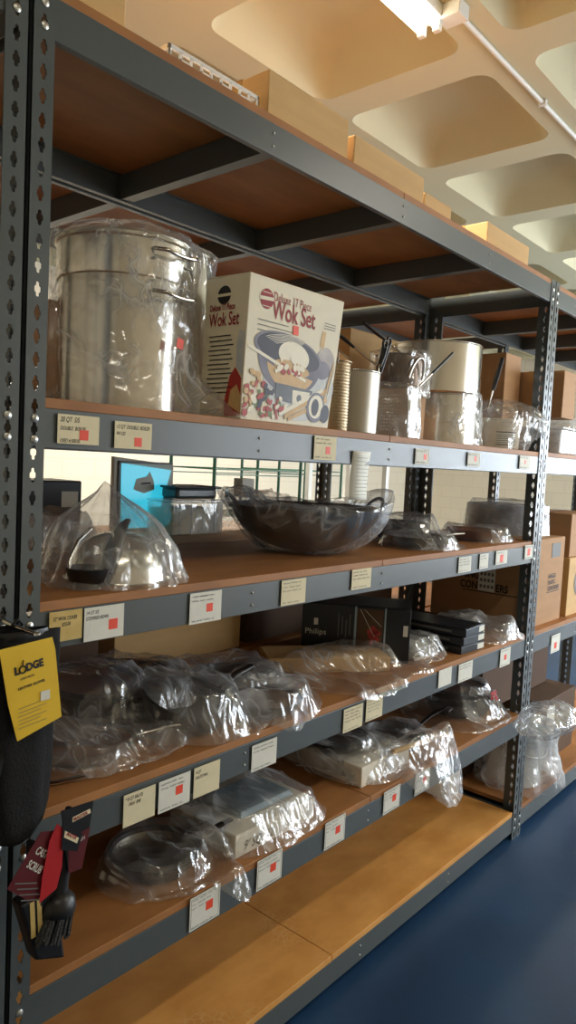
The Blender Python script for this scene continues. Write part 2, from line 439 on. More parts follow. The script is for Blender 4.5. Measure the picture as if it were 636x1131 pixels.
def post(parent, x, y, sx, sy, h=2.515):
    key=(sx,sy,h)
    if key in _post_cache:
        o = _post_cache[key].copy(); COL.objects.link(o); o.parent = parent
    else:
        o = make_post(h,sx,sy,PW,.07).build('post','steel_grey',parent); _post_cache[key]=o
    o.location = (x,y,0); return o
def rivets(parent, pts, r=.0065):
    for (x,y,z,s) in pts:
        mb = MB(); mb.lathe([(0,-.004),(r*.6,-.0035),(r,-.0015),(r,0)],n=12); mb.xf(Matrix.Rotation(radians(-90*s),4,'X'))
        mb.build('rivet','zinc',parent,smooth=50,loc=(x,y,z))
def unit(name, x0, y0, L_, zs, label, splits=None, cross=True, front=True, detail=True, boardmat=None, group='grey steel shelving units'):
    u = empty(name,(x0,y0,0)); tag(u,label,'shelving unit',group)
    posts = [post(u,-PW,0,1,1), post(u,L_+PW,0,-1,1), post(u,-PW,DU,1,-1), post(u,L_+PW,DU,-1,-1)]
    for si,z in enumerate(zs):
        # front & rear beams: C profile, face at y=.003
        t=.0025
        prof = [(.003,z-BH),(.003,z),(.022,z),(.022,z-t),(.003+t,z-t),(.003+t,z-BH+t),(.020,z-BH+t),(.020,z-BH)]
        b = MB().extr(prof,0,L_).build('beam','steel_grey',u,bevel=.0012)
        if detail:
            pts = [(L_*k/4,.003,z-BH*f,1) for k in (1,2,3) for f in (.3,.72)]
            rivets(b, pts, .0035)
            rivets(posts[0],[( .024,0,z-BH*f,1) for f in (.28,.8)],.0075)
            for rv in list(posts[0].children)[-2:]: pass
            rivets(posts[1],[(-.024,0,z-BH*f,1) for f in (.28,.8)],.0075)
        prof2 = [(DU-y,zz) for y,zz in prof]
        MB().extr(prof2,0,L_).build('beam','steel_grey',u)
        for xx in (-PW+.006, L_+PW-.0085):
            MB().box((xx,.004,z-BH),(xx+.0025,DU-.004,z)).build('side_beam','steel_grey',u)
        if cross:
            nc = max(1, round(L_/.6))
            for k in range(1,nc):
                xx = L_*k/nc
                pr = [(xx-.018,z-.0725),(xx-.018,z-.001),(xx+.018,z-.001),(xx+.018,z-.0035),(xx-.0155,z-.0035),(xx-.0155,z-.07),(xx+.018,z-.07),(xx+.018,z-.0725)]
                mb = MB(); n=len(pr)
                vs=[(a,.0055,b_) for a,b_ in pr]+[(a,DU-.0055,b_) for a,b_ in pr]
                mb.add(vs,[tuple(range(n)),tuple(range(2*n-1,n-1,-1))]+[(i,(i+1)%n,n+(i+1)%n,n+i) for i in range(n)])
                mb.build('crossbar','steel_grey',u)
        sp = (splits or {}).get(si, [])
        xs = [-.0]+sp+[L_+.0]
        for a,b_ in zip(xs[:-1],xs[1:]):
            m_ = (boardmat or {}).get(si,'board')
            MB().box((a+.0012,.0045,z),(b_-.0012,DU-.004,z+BT)).build('shelf_board',m_,u,bevel=.0015)
    return u
unit('shelving_unit',0,0,LU,ZS,'grey slotted steel shelving unit in front, holding the wok set box and the bagged cookware',
     splits={5:[1.045],3:[1.2],4:[1.21],1:[1.2],0:[1.2],2:[1.2]}, boardmat={5:'board_new'})
unit('shelving_unit',0,.632,LU,[2.496,1.7485,1.3536,.9314,.5719,.1116],'grey steel shelving unit back to back behind the front one, seen through its shelves',
     detail=False, boardmat={1:'board',2:'board_pale'})
ZB = [2.49,1.752,.9314,.1116]
unit('shelving_unit',LU+PW*2+.003,0,2.1,ZB,'grey steel shelving unit beyond the right post, holding stacked brown cartons')
unit('shelving_unit',LU+PW*2+.003,.632,.86,[2.49,1.752,.9314,.1116],'narrow grey steel unit behind the right hand cartons, its slotted post against the cream wall',detail=False)
unit('shelving_unit',-1.25-PW*2-.006,0,1.25,[2.5,1.75,1.355,.93,.57,.11],'grey steel shelving unit at the far left edge, only its slotted end post in view')

# ---------------------------------------------------------------- price cards on the beams
cg = 'price cards on the shelf beams'
RX = (radians(90),0,0)
def price_card(x0,x1,z0,z1,label,mat_='card',stk=None,lines=(),scr=3,seed=0,tilt=0,y=-.0015,border=False,inkm='ink'):
    w,h = x1-x0, z1-z0
    o = MB().box((-w/2,-h/2,0),(w/2,h/2,.0007)).build('price_card',mat_); o.location=((x0+x1)/2,y,(z0+z1)/2); o.rotation_euler=(radians(90),0,0)
    o.rotation_euler = (Matrix.Rotation(radians(tilt),3,'Y') @ Matrix.Rotation(radians(90),3,'X')).to_euler()
    tag(o,label,'price card',cg)
    z = .0011
    if stk:
        sx,sy,ss = stk
        s_=MB().box((sx-ss/2,sy-ss/2,.0007),(sx+ss/2,sy+ss/2,.0013)).build('red_sticker','sticker',o)
    for (tx,ty,size,body) in lines:
        text('handwriting',body,size,inkm,o,(tx,ty,z),shear=.25,xs=.68,bold=.0001)
    if scr:
        mb = MB(); rr=random.Random(seed)
        for k in range(scr):
            yy = h/2-.009-k*.0105
            scribble(mb,-w/2+.006,yy,w*rr.uniform(.55,.88),.006,z,seed=seed*7+k)
        scribble(mb,-w/2+.006,-h/2+.007,w*.7,.005,z,seed=seed*7+9)
        mb.build('handwriting',inkm,o)
    if border:
        mb=MB(); a,b=w/2-.004,h/2-.004; t=.0008
        for q in ((-a,-b,a,-b+t),(-a,b-t,a,b),(-a,-b,-a+t,b),(a-t,-b,a,b)): mb.box((q[0],q[1],.0006),(q[2],q[3],.0010))
        mb.build('border_line','ink_grey',o)
    return o
price_card(.026,.120,1.683,1.740,'white handwritten card reading 20 QT S/S double boiler, with red sticker, below the stockpot','card_cream',(.012,-.010,.020),
   [(-.042,.014,.014,'20 QT  S/S'),(-.042,-.002,.011,'DOUBLE  BOILER'),(-.042,-.026,.0105,'USED # 500.00')],scr=0)
price_card(.158,.254,1.680,1.736,'second handwritten card from the left under the stockpot, reading double boiler w/ lid','card_cream',(.012,-.013,.019),
   [(-.044,.013,.0115,'12 QT  DOUBLE  BOILER'),(-.044,-.0005,.0105,'W/ LID')],scr=0)
price_card(.815,.915,1.680,1.746,'cream card with red sticker on the beam below the wok set box','card_cream',(.012,-.006,.02),seed=3,scr=2)
price_card(1.35,1.44,1.684,1.736,'white card with two red marks below the steel strainer pots','card',(.018,.0,.018),seed=4,scr=1,border=True)
price_card(1.72,1.82,1.688,1.740,'white card with red square below the two stacked saucepans','card',(.012,.003,.018),seed=5,scr=1,border=True)
price_card(2.185,2.29,1.690,1.746,'white card under the bagged tub with the printed label, nearest the right post','card',(.004,.002,.016),seed=6,scr=1,border=True)
price_card(.020,.094,1.291,1.352,'yellowed card with brown handwriting on the beam beside the left post','card_old',None,[(-.030,.012,.0105,'12" WOK COVER'),(-.010,.0,.0105,'$25.00')],scr=0,seed=7)
price_card(.099,.197,1.281,1.351,'white handwritten card with red sticker beside the yellowed card','card',(.022,-.006,.022),[(-.045,.021,.0105,'14 QT S/S'),(-.045,.009,.0105,'COVERED BOWL')],scr=0,seed=8)
price_card(.384,.486,1.277,1.351,'white card with red sticker on the beam below the bagged steel bowl','card',(.012,-.002,.020),seed=9,scr=2)
price_card(.708,.810,1.283,1.352,'blank looking cream card with faint writing below left of the large wok','card_cream',None,seed=10,scr=3,inkm='ink_grey')
price_card(1.028,1.130,1.294,1.356,'cream card with small writing below the right side of the large wok','card_cream',None,seed=11,scr=3)
price_card(1.705,1.805,1.289,1.348,'white card left of three others on the beam below the black pans','card',None,seed=12,scr=3)
price_card(1.876,1.952,1.290,1.350,'narrow white card between two others on the beam below the pans','card',None,seed=13,scr=2)
price_card(2.02,2.128,1.296,1.353,'white card with red print on the beam below the bagged dark dish','card',(0,-.004,.03),seed=14,scr=1)
price_card(2.306,2.394,1.299,1.360,'white card with red print beside the right post, above the HINGED CONTAINERS carton','card',(0,0,.03),seed=15,scr=1,border=True)
price_card(.214,.302,.846,.920,'cream handwritten card on the fourth beam, leftmost in view','card_cream',None,[(-.040,.022,.0115,'* 8 QT SAUTE'),(-.030,.009,.0115,'PAN  $40')],scr=0,seed=16)
price_card(.312,.408,.844,.920,'white card with red sticker on the fourth beam between two plain handwritten ones','card',(.014,.002,.021),seed=17,scr=2)
price_card(.420,.506,.845,.921,'cream handwritten card third from the left on the fourth beam','card_cream',None,[(-.038,.022,.011,'4 QT'),(-.038,.009,.011,'SAUTE PAN')],scr=0,seed=18)
price_card(.622,.720,.850,.922,'lone white card on the fourth beam above the clear bagged white carton','card',None,seed=19,scr=2)
price_card(1.026,1.127,.852,.926,'cream card with ruled typing below the long bagged carton','card_cream',None,seed=20,scr=4)
price_card(1.146,1.240,.858,.930,'cream card right beside the ruled one on the fourth beam','card_cream',None,seed=21,scr=4,inkm='ink_grey')
price_card(1.608,1.705,.872,.938,'blank white card on the fourth beam below the white tray','card',None,seed=22,scr=0)
price_card(1.762,1.876,.860,.932,'white card with slanted writing on the fourth beam below the flat black boxes','card',None,seed=23,scr=2)
price_card(2.130,2.230,.852,.928,'white card with red mark on the fourth beam near the right post','card',(.0,.0,.022),seed=24,scr=1)
price_card(2.70,2.812,.815,.902,'white tag with red print hooked on the beam under the brown cartons','card',(.0,-.01,.03),seed=25,scr=1)
for x,lab,s in ((.425,'white price card with red sticker below the bagged round pan on the fifth shelf',26),(.665,'white price card with red sticker below the white carton marked 9 in','27'),(.963,'white price card with red sticker on the fifth beam below the bare stretch of shelf',28),(1.283,'white price card with red square below the white carton under a loose bag',29),(1.485,'white price card behind the loose hanging bag on the fifth beam',30)):
    price_card(x,x+.102,.505,.590 if x<1 else .584,lab,'card',(.014,.002,.023),seed=int(s),scr=3,inkm='ink_grey',border=True)
# long paper slip hanging in the gap above the wok
sl = MB()
vs=[];n=12
for k in range(n+1):
    t=k/n; vs += [(-.048,.004*sin(t*3)+.006*t,-.145*t),(.048,.004*sin(t*3)+.006*t+.004,-.145*t)]
sl.add(vs,[(2*k,2*k+1,2*k+3,2*k+2) for k in range(n)])
slo = sl.build('paper_slip','card',smooth=60,loc=(1.045,-.004,1.712)); tag(slo,'long typed paper slip taped to the second beam, hanging above the large wok','paper slip')
sm=slo.modifiers.new('s','SOLIDIFY'); sm.thickness=.0006; sm.offset=0
mb=MB()
for k in range(11): mb.box((-.03,-.0022+.004*sin(.1*3),-.02-.011*k),(.026+.008*(k%2),-.0016,-.0189-.011*k))
mb.build('typed_line','ink_grey',slo)

# ---------------------------------------------------------------- generic goods
def carton(name, x0,y0,z0, w,d,h, label, m='carton', cat='carton', group=None, rz=0, tape=True, bevel=.003, seam=True, taper=0):
    """closed cardboard carton with flap seam and tape; (x0,y0) is its near left corner"""
    e = empty(name,(x0,y0,z0),(0,0,rz)); tag(e,label,cat,group)
    rr = random.Random(int(x0*100)+int(z0*1000))
    b = MB(); n=6
    j = lambda: rr.uniform(-.0015,.0015)
    b.box((0,0,0),(w,d,h)); b.v=[(x+j()+(taper if x>w/2 and z>h/2 else 0)-(taper*.3 if x<w/2 and z>h/2 else 0),y+j(),z+(j() if z>0 else 0)) for x,y,z in b.v]
    b.build('carton_body',m,e,bevel=bevel)
    g=.0014
    fl = MB().box((0.002,.002,h-.0005),(w-.002,d/2-g,h+.002)).box((.002,d/2+g,h-.0005),(w-.002,d-.002,h+.002)); fl.build('top_flap',m,e,bevel=.001)
    if tape:
        t = MB(); tw=min(.025,d*.2)
        t.box((-.0012,d/2-tw,h-.05 if h>.08 else h*.5),(.0,d/2+tw,h+.003)); t.box((-.0012,d/2-tw,h+.002),(w+.0012,d/2+tw,h+.003)); t.box((w,d/2-tw,h-.05 if h>.08 else h*.5),(w+.0012,d/2+tw,h+.003))
        t.build('packing_tape','tape',e)
    return e
def crz(p, s=1.0):
    """crease height: sharp ridges between soft facets"""
    v = Vector(p)
    a = 1-abs(noise.noise(v*s)); b = 1-abs(noise.noise(v*s*2.3+Vector((7,3,1)))); c = 1-abs(noise.noise(v*s*5.1+Vector((1,9,4))))
    return a**4*.72+b**3*.24+c**2*.05
def fold_noise(x, y, z, seed, cs):
    """long soft folds in two crossing directions"""
    t=0
    for k,(w,sc) in enumerate(((.6,1.0),(.4,1.5))):
        th=seed*1.3+k*1.25; u=x*cos(th)+y*sin(th); v=-x*sin(th)+y*cos(th)
        n=1-abs(noise.noise(Vector((u*cs*sc,v*cs*sc*.28,z*cs*.4+seed+k*3))))
        t+=w*n**5
    t+=.10*(1-abs(noise.noise(Vector((x*cs*3.2,y*cs*1.4,z+seed)))))**3
    return t
def drape(name, outline, content, base, label, m='film', amp=.012, rings=46, n=120, slope=1.6, seed=0, pad=.006, droop=True, cs=6.5, tails=(), cat='plastic bag', group='clear plastic bags over the goods', edge_h=.004, close=True):
    """plastic sheet lying over its contents. outline=(cx,cy,rx,ry,power); content = list of fn(x,y)->height; tails=[(angle,width,len)]"""
    cx,cy,rx,ry,pw = outline; off = Vector((seed*3.1,seed*1.7,seed*2.3))
    vs=[]; 
    def H(x,y):
        h = 0
        for f in content:
            h=max(h,f(x,y,slope))
        return h
    for j in range(rings+1):
        t = j/rings
        for i in range(n):
            a = 2*pi*i/n; ca,sa=cos(a),sin(a)
            R = 1/((abs(ca)/rx)**pw+(abs(sa)/ry)**pw)**(1/pw)
            R *= 1+.10*noise.noise(Vector((ca*1.6,sa*1.6,0))+off)+.05*noise.noise(Vector((ca*5,sa*5,2))+off)
            for (ta,tw,tl) in tails:
                dd = (a-ta+pi)%(2*pi)-pi; R += tl*math.exp(-(dd/tw)**2)
            x,y = cx+R*t*ca, cy+R*t*sa
            h = H(x,y); 
            cr = fold_noise(x,y,.3,seed,cs)
            k = min(1, (1-t)*5)
            z = h + pad + amp*cr*(.35+.65*k) 
            z = z*k**.35 + edge_h*(1-k)*(1+noise.noise(Vector((ca*6,sa*6,5))+off))
            x += (noise.noise(Vector((x,y,1))*8+off))*.006; y += (noise.noise(Vector((x,y,9))*8+off))*.006
            z = max(z,.002)
            if droop and y < -.002: z -= (-.002-y)*1.15
            vs.append((x,y,base+z))
    fs=[]
    for j in range(rings):
        for i in range(n):
            fs.append((j*n+i,j*n+(i+1)%n,(j+1)*n+(i+1)%n,(j+1)*n+i))
    o = MB().add(vs,fs).build(name,m,smooth=180)
    tag(o,label,cat,group); return o
def fbox(x0,y0,x1,y1,h,rz=0):
    cx,cy=(x0+x1)/2,(y0+y1)/2; hx,hy=(x1-x0)/2,(y1-y0)/2
    def f(x,y,s):
        dx,dy=x-cx,y-cy; c,s_=cos(-rz),sin(-rz); u,v=dx*c-dy*s_,dx*s_+dy*c
        d=sqrt(max(abs(u)-hx,0)**2+max(abs(v)-hy,0)**2); return h-s*d
    return f
def fdisc(cx,cy,r,h,dip=0):
    def f(x,y,s):
        d=sqrt((x-cx)**2+(y-cy)**2)
        if d>r: return h-s*(d-r)
        return h-dip*(1-(d/r)**2)
    return f
def fseg(a,b,r,ha,hb):
    def f(x,y,s):
        ab=Vector(b)-Vector(a); p=Vector((x,y))-Vector(a); t=max(0,min(1,p.dot(ab)/ab.length_squared)); d=(p-ab*t).length
        return ha+(hb-ha)*t-s*max(0,d-r)
    return f

def pan(name, x,y,z, r,h, label, m='nonstick', handle=None, hl=.18, tilt=(0,0), flare=.82, rim='same', inner=None, group=None, cat='pan', hm=None, loops=None, hrise=.04):
    """open skillet/dish: thick wall, rim, optional long handle (angle) or side loops"""
    e = empty(name,(x,y,z),(tilt[0],tilt[1],0)); tag(e,label,cat,group)
    t=.003
    prof=[(0,0),(r*flare*.9,0),(r*flare,.004),(r*(flare+(1-flare)*.6),h*.5),(r,h),(r+.003,h+.001),(r+.002,h-.002+t),(r-t,h),(r*(flare+(1-flare)*.6)-t,h*.5),(r*flare-t,.007),(r*flare*.85,t+.001),(0,t+.001)]
    MB().lathe(prof,n=56).build('pan_body',m,e,smooth=40)
    if inner:
        MB().lathe([(0,t+.002),(r*flare*.83,t+.002),(r*flare-t-.001,.0085),(r*(flare+(1-flare)*.6)-t-.001,h*.5),(r-t-.0012,h-.004)],n=56).build('pan_lining',inner,e,smooth=40)
    if handle is not None:
        c,s_=cos(handle),sin(handle)
        p=[(c*(r*.97),s_*(r*.97),h*.75),(c*(r+.03),s_*(r+.03),h*.9),(c*(r+hl*.5),s_*(r+hl*.5),h+hrise*.6),(c*(r+hl),s_*(r+hl),h+hrise)]
        MB().tube(p,[.009,.008,.012,.010],n=10,flat=.5).build('handle',hm or m,e,smooth=60)
        mb=MB()
        for q in (-.012,.012): mb.lathe([(0,.003),(.004,.002),(.005,0)],(c*(r-.006)-s_*q,s_*(r-.006)+c*q,h*.72),n=8)
        mb.build('handle_rivet','zinc',e,smooth=60)
    if loops:
        for a in loops:
            c,s_=cos(a),sin(a); pp=[]
            for k in range(13):
                q=pi*k/12; u=.045*cos(q); o_=.035*sin(q)
                pp.append((c*(r-.002+o_)-s_*u, s_*(r-.002+o_)+c*u, h*.86+.5*o_))
            MB().tube(pp,.0045,n=8).build('loop_handle',hm or m,e,smooth=60)
    return e

# ---------------------------------------------------------------- TOP SHELF (board top z=2.516)
zt = 2.5165
carton('carton',-.04,.03,zt,.215,.33,.19,'yellow brown carton at the top left corner above the beam','carton')
# white plastic basket
def basket():
    e = empty('plastic_basket',(.30,.045,zt)); tag(e,'low white slotted plastic basket lying on the top shelf beside the cartons','basket')
    w,d,h=.285,.20,.05
    fr=MB(); nb=9
    fr.box((0,0,0),(w,.004,.008)); fr.box((0,0,h-.010),(w,.006,h)); fr.box((0,d-.004,0),(w,d,.008)); fr.box((0,d-.006,h-.010),(w,d,h))
    fr.box((0,0,h-.010),(.006,d,h)); fr.box((w-.006,0,h-.010),(w,d,h))
    for k in range(nb+1):
        x=(w-.007)*k/nb
        fr.box((x,0,.006),(x+.007,.004,h-.006)); fr.box((x,d-.004,.006),(x+.007,d,h-.006))
        if k%2 and k<nb: fr.box((x,0,.022),(x+.03,.0045,.030))
    for k in range(7):
        y=(d-.007)*k/6
        for xx in (0,w-.004): fr.box((xx,y,.006),(xx+.004,y+.007,h-.006))
    fr.build('basket_wall','white_plastic',e,bevel=.001)
    fl=MB()
    for k in range(8): fl.box((w*k/7.6,0,0),(w*k/7.6+.014,d,.003))
    for k in range(5): fl.box((0,d*k/4.3,0),(w,d*k/4.3+.01,.003))
    fl.build('basket_floor','white_plastic',e)
    for xx,dx in ((0,-1),(w,1)):
        MB().tube([(xx,d*.3,h-.004),(xx+dx*.016,d*.35,h+.004),(xx+dx*.016,d*.65,h+.004),(xx,d*.7,h-.004)],.004,n=8).build('basket_handle','white_plastic',e,smooth=60)
basket()
carton('carton',.608,.035,zt,.335,.24,.122,'largest kraft carton on the top shelf, with a tape patch, right of the white basket','carton')
carton('carton',.965,.028,zt,.385,.22,.092,'long low carton on the top shelf, second right of the white basket','carton')
carton('carton',1.365,.03,zt,.18,.2,.055,'small thin carton tucked beside the long low one on the top shelf','carton',tape=False)
carton('carton',1.84,.04,zt,.385,.24,.095,'pale carton standing alone on the top shelf close to the right post','carton')

# ---------------------------------------------------------------- SHELF 2 (top 1.7685)
z2 = 1.769
def stockpot():
    e = empty('stockpot',(.371,.27,z2)); tag(e,'tall aluminium double boiler stockpot under clear plastic, at the left post','stockpot')
    R=.160; hh=.405
    prof=[(0,0),(R-.008,0),(R,.008),(R,hh-.095),(R+.004,hh-.092),(R+.006,hh-.085),(R+.006,hh-.01),(R+.011,hh-.006),(R+.011,hh),(R+.002,hh),(R-.002,hh-.09),(R-.006,.012),(0,.010)]
    MB().lathe(prof,n=72).build('pot_body','steel',e,smooth=35)
    MB().lathe([(R+.004,hh),(R+.006,hh+.006),(R*.9,hh+.012),(R*.4,hh+.022),(0,hh+.025)],n=64).build('lid','steel_dull',e,smooth=40)
    MB().tube([(-.035,0,hh+.022),(-.03,0,hh+.042),(.03,0,hh+.042),(.035,0,hh+.022)],.005,n=8).build('lid_handle','steel_pol',e,smooth=60)
    for a0,zz in ((radians(-86),hh-.125),(radians(94),hh-.125),(radians(-86),hh-.03)):
        pp=[]
        for k in range(15):
            q=pi*k/14; u=.055*cos(q); o_=.040*min(1,sin(q)*1.6)
            c,s_=cos(a0),sin(a0)
            pp.append((c*(R+o_)-s_*u,s_*(R+o_)+c*u,zz-.012*sin(q)))
        hd = MB().tube(pp,.0048,n=8).build('side_handle','steel_pol',e,smooth=60)
        mb=MB()
        for s2 in (-1,1):
            for dz in (0,.022,-.022):
                c,s_=cos(a0),sin(a0); u=s2*.055
                mb.lathe([(.0,.004),(.004,.003),(.006,0),(.006,-.002),(0,-.003)],(c*(R+.003)-s_*u,s_*(R+.003)+c*u,zz+dz),n=8)
        mb.build('handle_rivet','zinc',hd,smooth=60)
stockpot()
e = empty('stockpot',(.60,.34,z2)); tag(e,'narrower polished stockpot tucked behind the large stockpot, beside the wok set box','stockpot')
MB().lathe([(0,0),(.085,0),(.09,.006),(.09,.44),(.096,.444),(.096,.45),(.088,.45),(.087,.01),(0,.008)],n=56).build('pot_body','steel_pol',e,smooth=35)
MB().lathe([(.096,.45),(.09,.458),(.05,.466),(0,.47)],n=48).build('lid','steel_dull',e,smooth=35)

def sleeve(name, prof, c, label, m='film', amp=.012, n=150, seed=0, fold=.0, nf=9, cs=8, skew=None, sub=4, group='clear plastic bags over the goods', bulge=None):
    """bag standing round a thing: profile (r,z) refined, pushed in and out by creases and vertical folds"""
    P=[]; off=Vector((seed*2.7,seed*1.3,seed*4.1))
    for k in range(len(prof)-1):
        for j in range(sub):
            t=j/sub; P.append((prof[k][0]*(1-t)+prof[k+1][0]*t, prof[k][1]*(1-t)+prof[k+1][1]*t))
    P.append(prof[-1])
    vs=[]
    for j,(r,z) in enumerate(P):
        for i in range(n):
            a=2*pi*i/n
            k = min(1, r/.06)
            cr = .6*fold_noise(a*.16,z*.9,cos(a)*.2,seed,cs)+.4*crz(Vector((cos(a)*.35,sin(a)*.35,z*.8))+off, cs*.6)-.42
            rr_ = r + amp*cr*1.6*k + fold*k*(abs(sin(nf*a*.5+3*noise.noise(Vector((z*3,seed,0)))))-.5)
            if bulge: rr_ += bulge(a,z)
            zz = z + amp*.9*noise.noise(Vector((cos(a)*2.5*r/.2,sin(a)*2.5*r/.2,z*4))+off)*(1 if z>.01 else 0)
            x,y = rr_*cos(a),rr_*sin(a)
            if skew: x,y,zz = skew(x,y,zz)
            vs.append((x,y,max(zz,.0015)))
    fs=[(j*n+i,j*n+(i+1)%n,(j+1)*n+(i+1)%n,(j+1)*n+i) for j in range(len(P)-1) for i in range(n)]
    o=MB().add(vs,fs).build(name,m,smooth=180,loc=c); tag(o,label,'plastic bag',group); return o
def skpot(x,y,z):
    return min(x,.150),y,z
def skpot_old(x,y,z):
    # skirt pools toward +x near the base
    k=max(0,1-z/.13); 
    if x>0: x += k*.10*(x/.2); y -= 0
    return x,y,z
sleeve('plastic_bag',[(.235,.002),(.20,.02),(.183,.08),(.178,.2),(.18,.33),(.186,.40),(.175,.425),(.12,.443),(.05,.455),(.0,.462)],(.371,.27,z2),
  'clear crinkled bag pulled down over the large stockpot',m='film',amp=.010,seed=1,fold=.009,nf=10,cs=5,skew=skpot,bulge=lambda a,z: (max(0,1-z/.12)*.11*math.exp(-((a-radians(303))/.30)**2)))
sleeve('plastic_bag',[(.115,.002),(.102,.05),(.10,.2),(.10,.42),(.104,.46),(.06,.478),(0,.485)],(.60,.34,z2),
  'clear bag over the narrow stockpot behind the large one',m='film',amp=.008,seed=2,fold=.006)

_b=[o for o in bpy.data.objects if o.name=='plastic_bag'][0]
st=MB().box((-.011,-.0008,-.012),(.011,0,.012)).build('red_sticker','sticker',_b); st.location=(.186*cos(radians(-84)),.186*sin(radians(-84))-.008,.165); st.rotation_euler=(0,radians(8),radians(6))
# wok set box -------------------------------------------------
def wokbox():
    w,h,d=.352,.358,.15
    e = empty('wok_set_box',(.536,.012,z2),(radians(0),0,radians(0))); tag(e,'tall ivory retail box printed with a wok and the words Wok Set','box')
    dl=.010; dr=.046      # the top is wider than the base
    vs=[(0,0,0),(w,0,0),(w+.004,d,0),(0,d,0),(dl,-.004,h),(w+dr-.004,-.004,h+.003),(w+dr-.004,d+.004,h+.003),(dl,d+.004,h)]
    MB().add(vs,[(0,3,2,1),(4,5,6,7),(0,1,5,4),(1,2,6,5),(2,3,7,6),(3,0,4,7)]).build('box_body','boxwhite',e,bevel=.002)
    MB().add([(dl+.004,0,h+.0005),(w+dr-.01,0,h+.0035),(w+dr-.01,d*.97,h+.006),(dl+.004,d*.97,h+.003),(dl+.004,0,h+.0015),(w+dr-.01,0,h+.0045),(w+dr-.01,d*.97,h+.008),(dl+.004,d*.97,h+.005)],[(0,3,2,1),(4,5,6,7),(0,1,5,4),(1,2,6,5),(2,3,7,6),(3,0,4,7)]).build('top_flap','boxwhite',e)
    # front print frame: local u (0..1), v (0..1)
    def P(u,v,k=0):
        x = u*(w+dl*0) ; xb = u*w; xt = dl+u*(w+dr-.004-dl); 
        return (xb*(1-v)+xt*v, -.004*v-.0006-.00025*k, h*v)
    def shape(name,pts,m,k=0,parent=e):
        mb=MB(); mb.add([P(u,v,k) for u,v in pts],[tuple(range(len(pts)))]); 
        o=mb.build(name,m,parent); return o
    def ell(cx,cy,rx,ry,n=40,a0=0,a1=2*pi,rot=0):
        r=[]
        for i in range(n):
            a=a0+(a1-a0)*i/(n-1 if a1-a0<6.28 else n); x,y=rx*cos(a),ry*sin(a); r.append((cx+x*cos(rot)-y*sin(rot),cy+x*sin(rot)+y*cos(rot)))
        return r
    pic = shape('printed_picture',[(u,max(.006,v)) for u,v in ell(.60,.30,.40,.27,48)],'printblue',0)
    cl = lambda pts:[(max(.006,min(.988,u)),max(.008,v)) for u,v in pts]
    lay=[(ell(.86,.50,.11,.12),'wokprint_light'),(ell(.84,.44,.09,.07),'wokprint'),([(.775,.62),(.79,.735),(.83,.735),(.825,.60)],'printwood'),
        (ell(.47,.46,.345,.245,40,pi*1.02,pi*1.98,-.10),'wokprint'),(ell(.49,.43,.27,.19,40,pi*1.05,pi*1.9,-.10),'printwood'),
        (ell(.45,.51,.375,.135,48,0,2*pi,-.13),'wokprint'),(ell(.45,.515,.345,.115,48,0,2*pi,-.13),'wokprint_dark'),
        (ell(.50,.50,.17,.10,40,0,2*pi,-.13),'printcream'),(ell(.49,.41,.20,.05,40,0,2*pi,-.1),'printwood'),
        ([(.02,.50),(.03,.52),(.66,.345),(.655,.325)],'printcream'),
        ([(.33,.29),(.34,.17),(.72,.14),(.75,.27)],'black'),([(.52,.255),(.53,.15),(.70,.155),(.72,.255)],'printcream'),(ell(.60,.20,.028,.028),'black'),
        ([(.46,.03),(.45,.07),(.92,.31),(.94,.28)],'printwood'),([(.50,.02),(.50,.05),(.93,.24),(.94,.20)],'printwood'),([(.40,.05),(.39,.08),(.86,.30),(.88,.28)],'printcream'),
        (ell(.81,.15,.11,.115),'wokprint'),(ell(.81,.155,.085,.09),'printcream'),(ell(.80,.15,.045,.065),'wokprint_dark'),(ell(.93,.11,.055,.07),'wokprint_dark'),
        (ell(.93,.36,.010,.17,20,0,2*pi,-.22),'printwood'),(ell(.965,.37,.008,.15,20,0,2*pi,-.2),'printcream')]
    for i,(pts,m) in enumerate(lay): shape('printed_picture_detail',cl(pts),m,1+i*.3,pic)
    rr=random.Random(12)
    for q,(m,cnt,reg) in enumerate((('printred',26,(.03,.40,.04,.27)),('printwood',10,(.02,.16,.12,.34)),('printgreen',9,(.05,.40,.03,.22)),('printred',7,(.36,.60,.36,.41)),('printcream',11,(.30,.62,.37,.47)),('printcream',10,(.08,.46,.04,.22)),('printred',6,(.10,.42,.06,.2)),('wokprint_dark',6,(.08,.4,.12,.26)))):
        mb=MB()
        for k in range(cnt):
            u=rr.uniform(reg[0],reg[1]); v=rr.uniform(reg[2],reg[3]); pts=cl(ell(u,v,rr.uniform(.012,.04),rr.uniform(.010,.026),12,0,2*pi,rr.uniform(0,3)))
            mb.add([P(a,b,7+q*.3+k*.02) for a,b in pts],[tuple(range(len(pts)))])
        mb.build('printed_food',m,pic)
    mb=MB()
    for k in range(7):
        r0=.20+.024*k; pts=[(.45+r0*1.0*cos(t),.515+r0*.36*sin(t)) for t in [radians(60+10*q) for q in range(9)]]
        for (a,b),(c,d_) in zip(pts[:-1],pts[1:]): mb.add([P(a,b,4),P(c,d_,4),P(c,d_+.0035,4),P(a,b+.0035,4)],[(0,1,2,3)])
    mb.build('printed_rings','printcream',pic)
    # logo
    lg=shape('printed_emblem',ell(.17,.855,.065,.07),'ink_red',1)
    shape('emblem_band',[(.10,.84),(.10,.865),(.245,.875),(.245,.85)],'boxwhite',2,lg)
    for q in ((.13,.80,.21,.805),(.125,.895,.21,.9)): shape('emblem_band',[(q[0],q[1]),(q[2],q[1]),(q[2],q[3]),(q[0],q[3])],'boxwhite',2,lg)
    fr=empty('front_lettering',(0,0,0),(radians(90),0,0)); fr.parent=e
    bpy.data.objects.remove(fr)
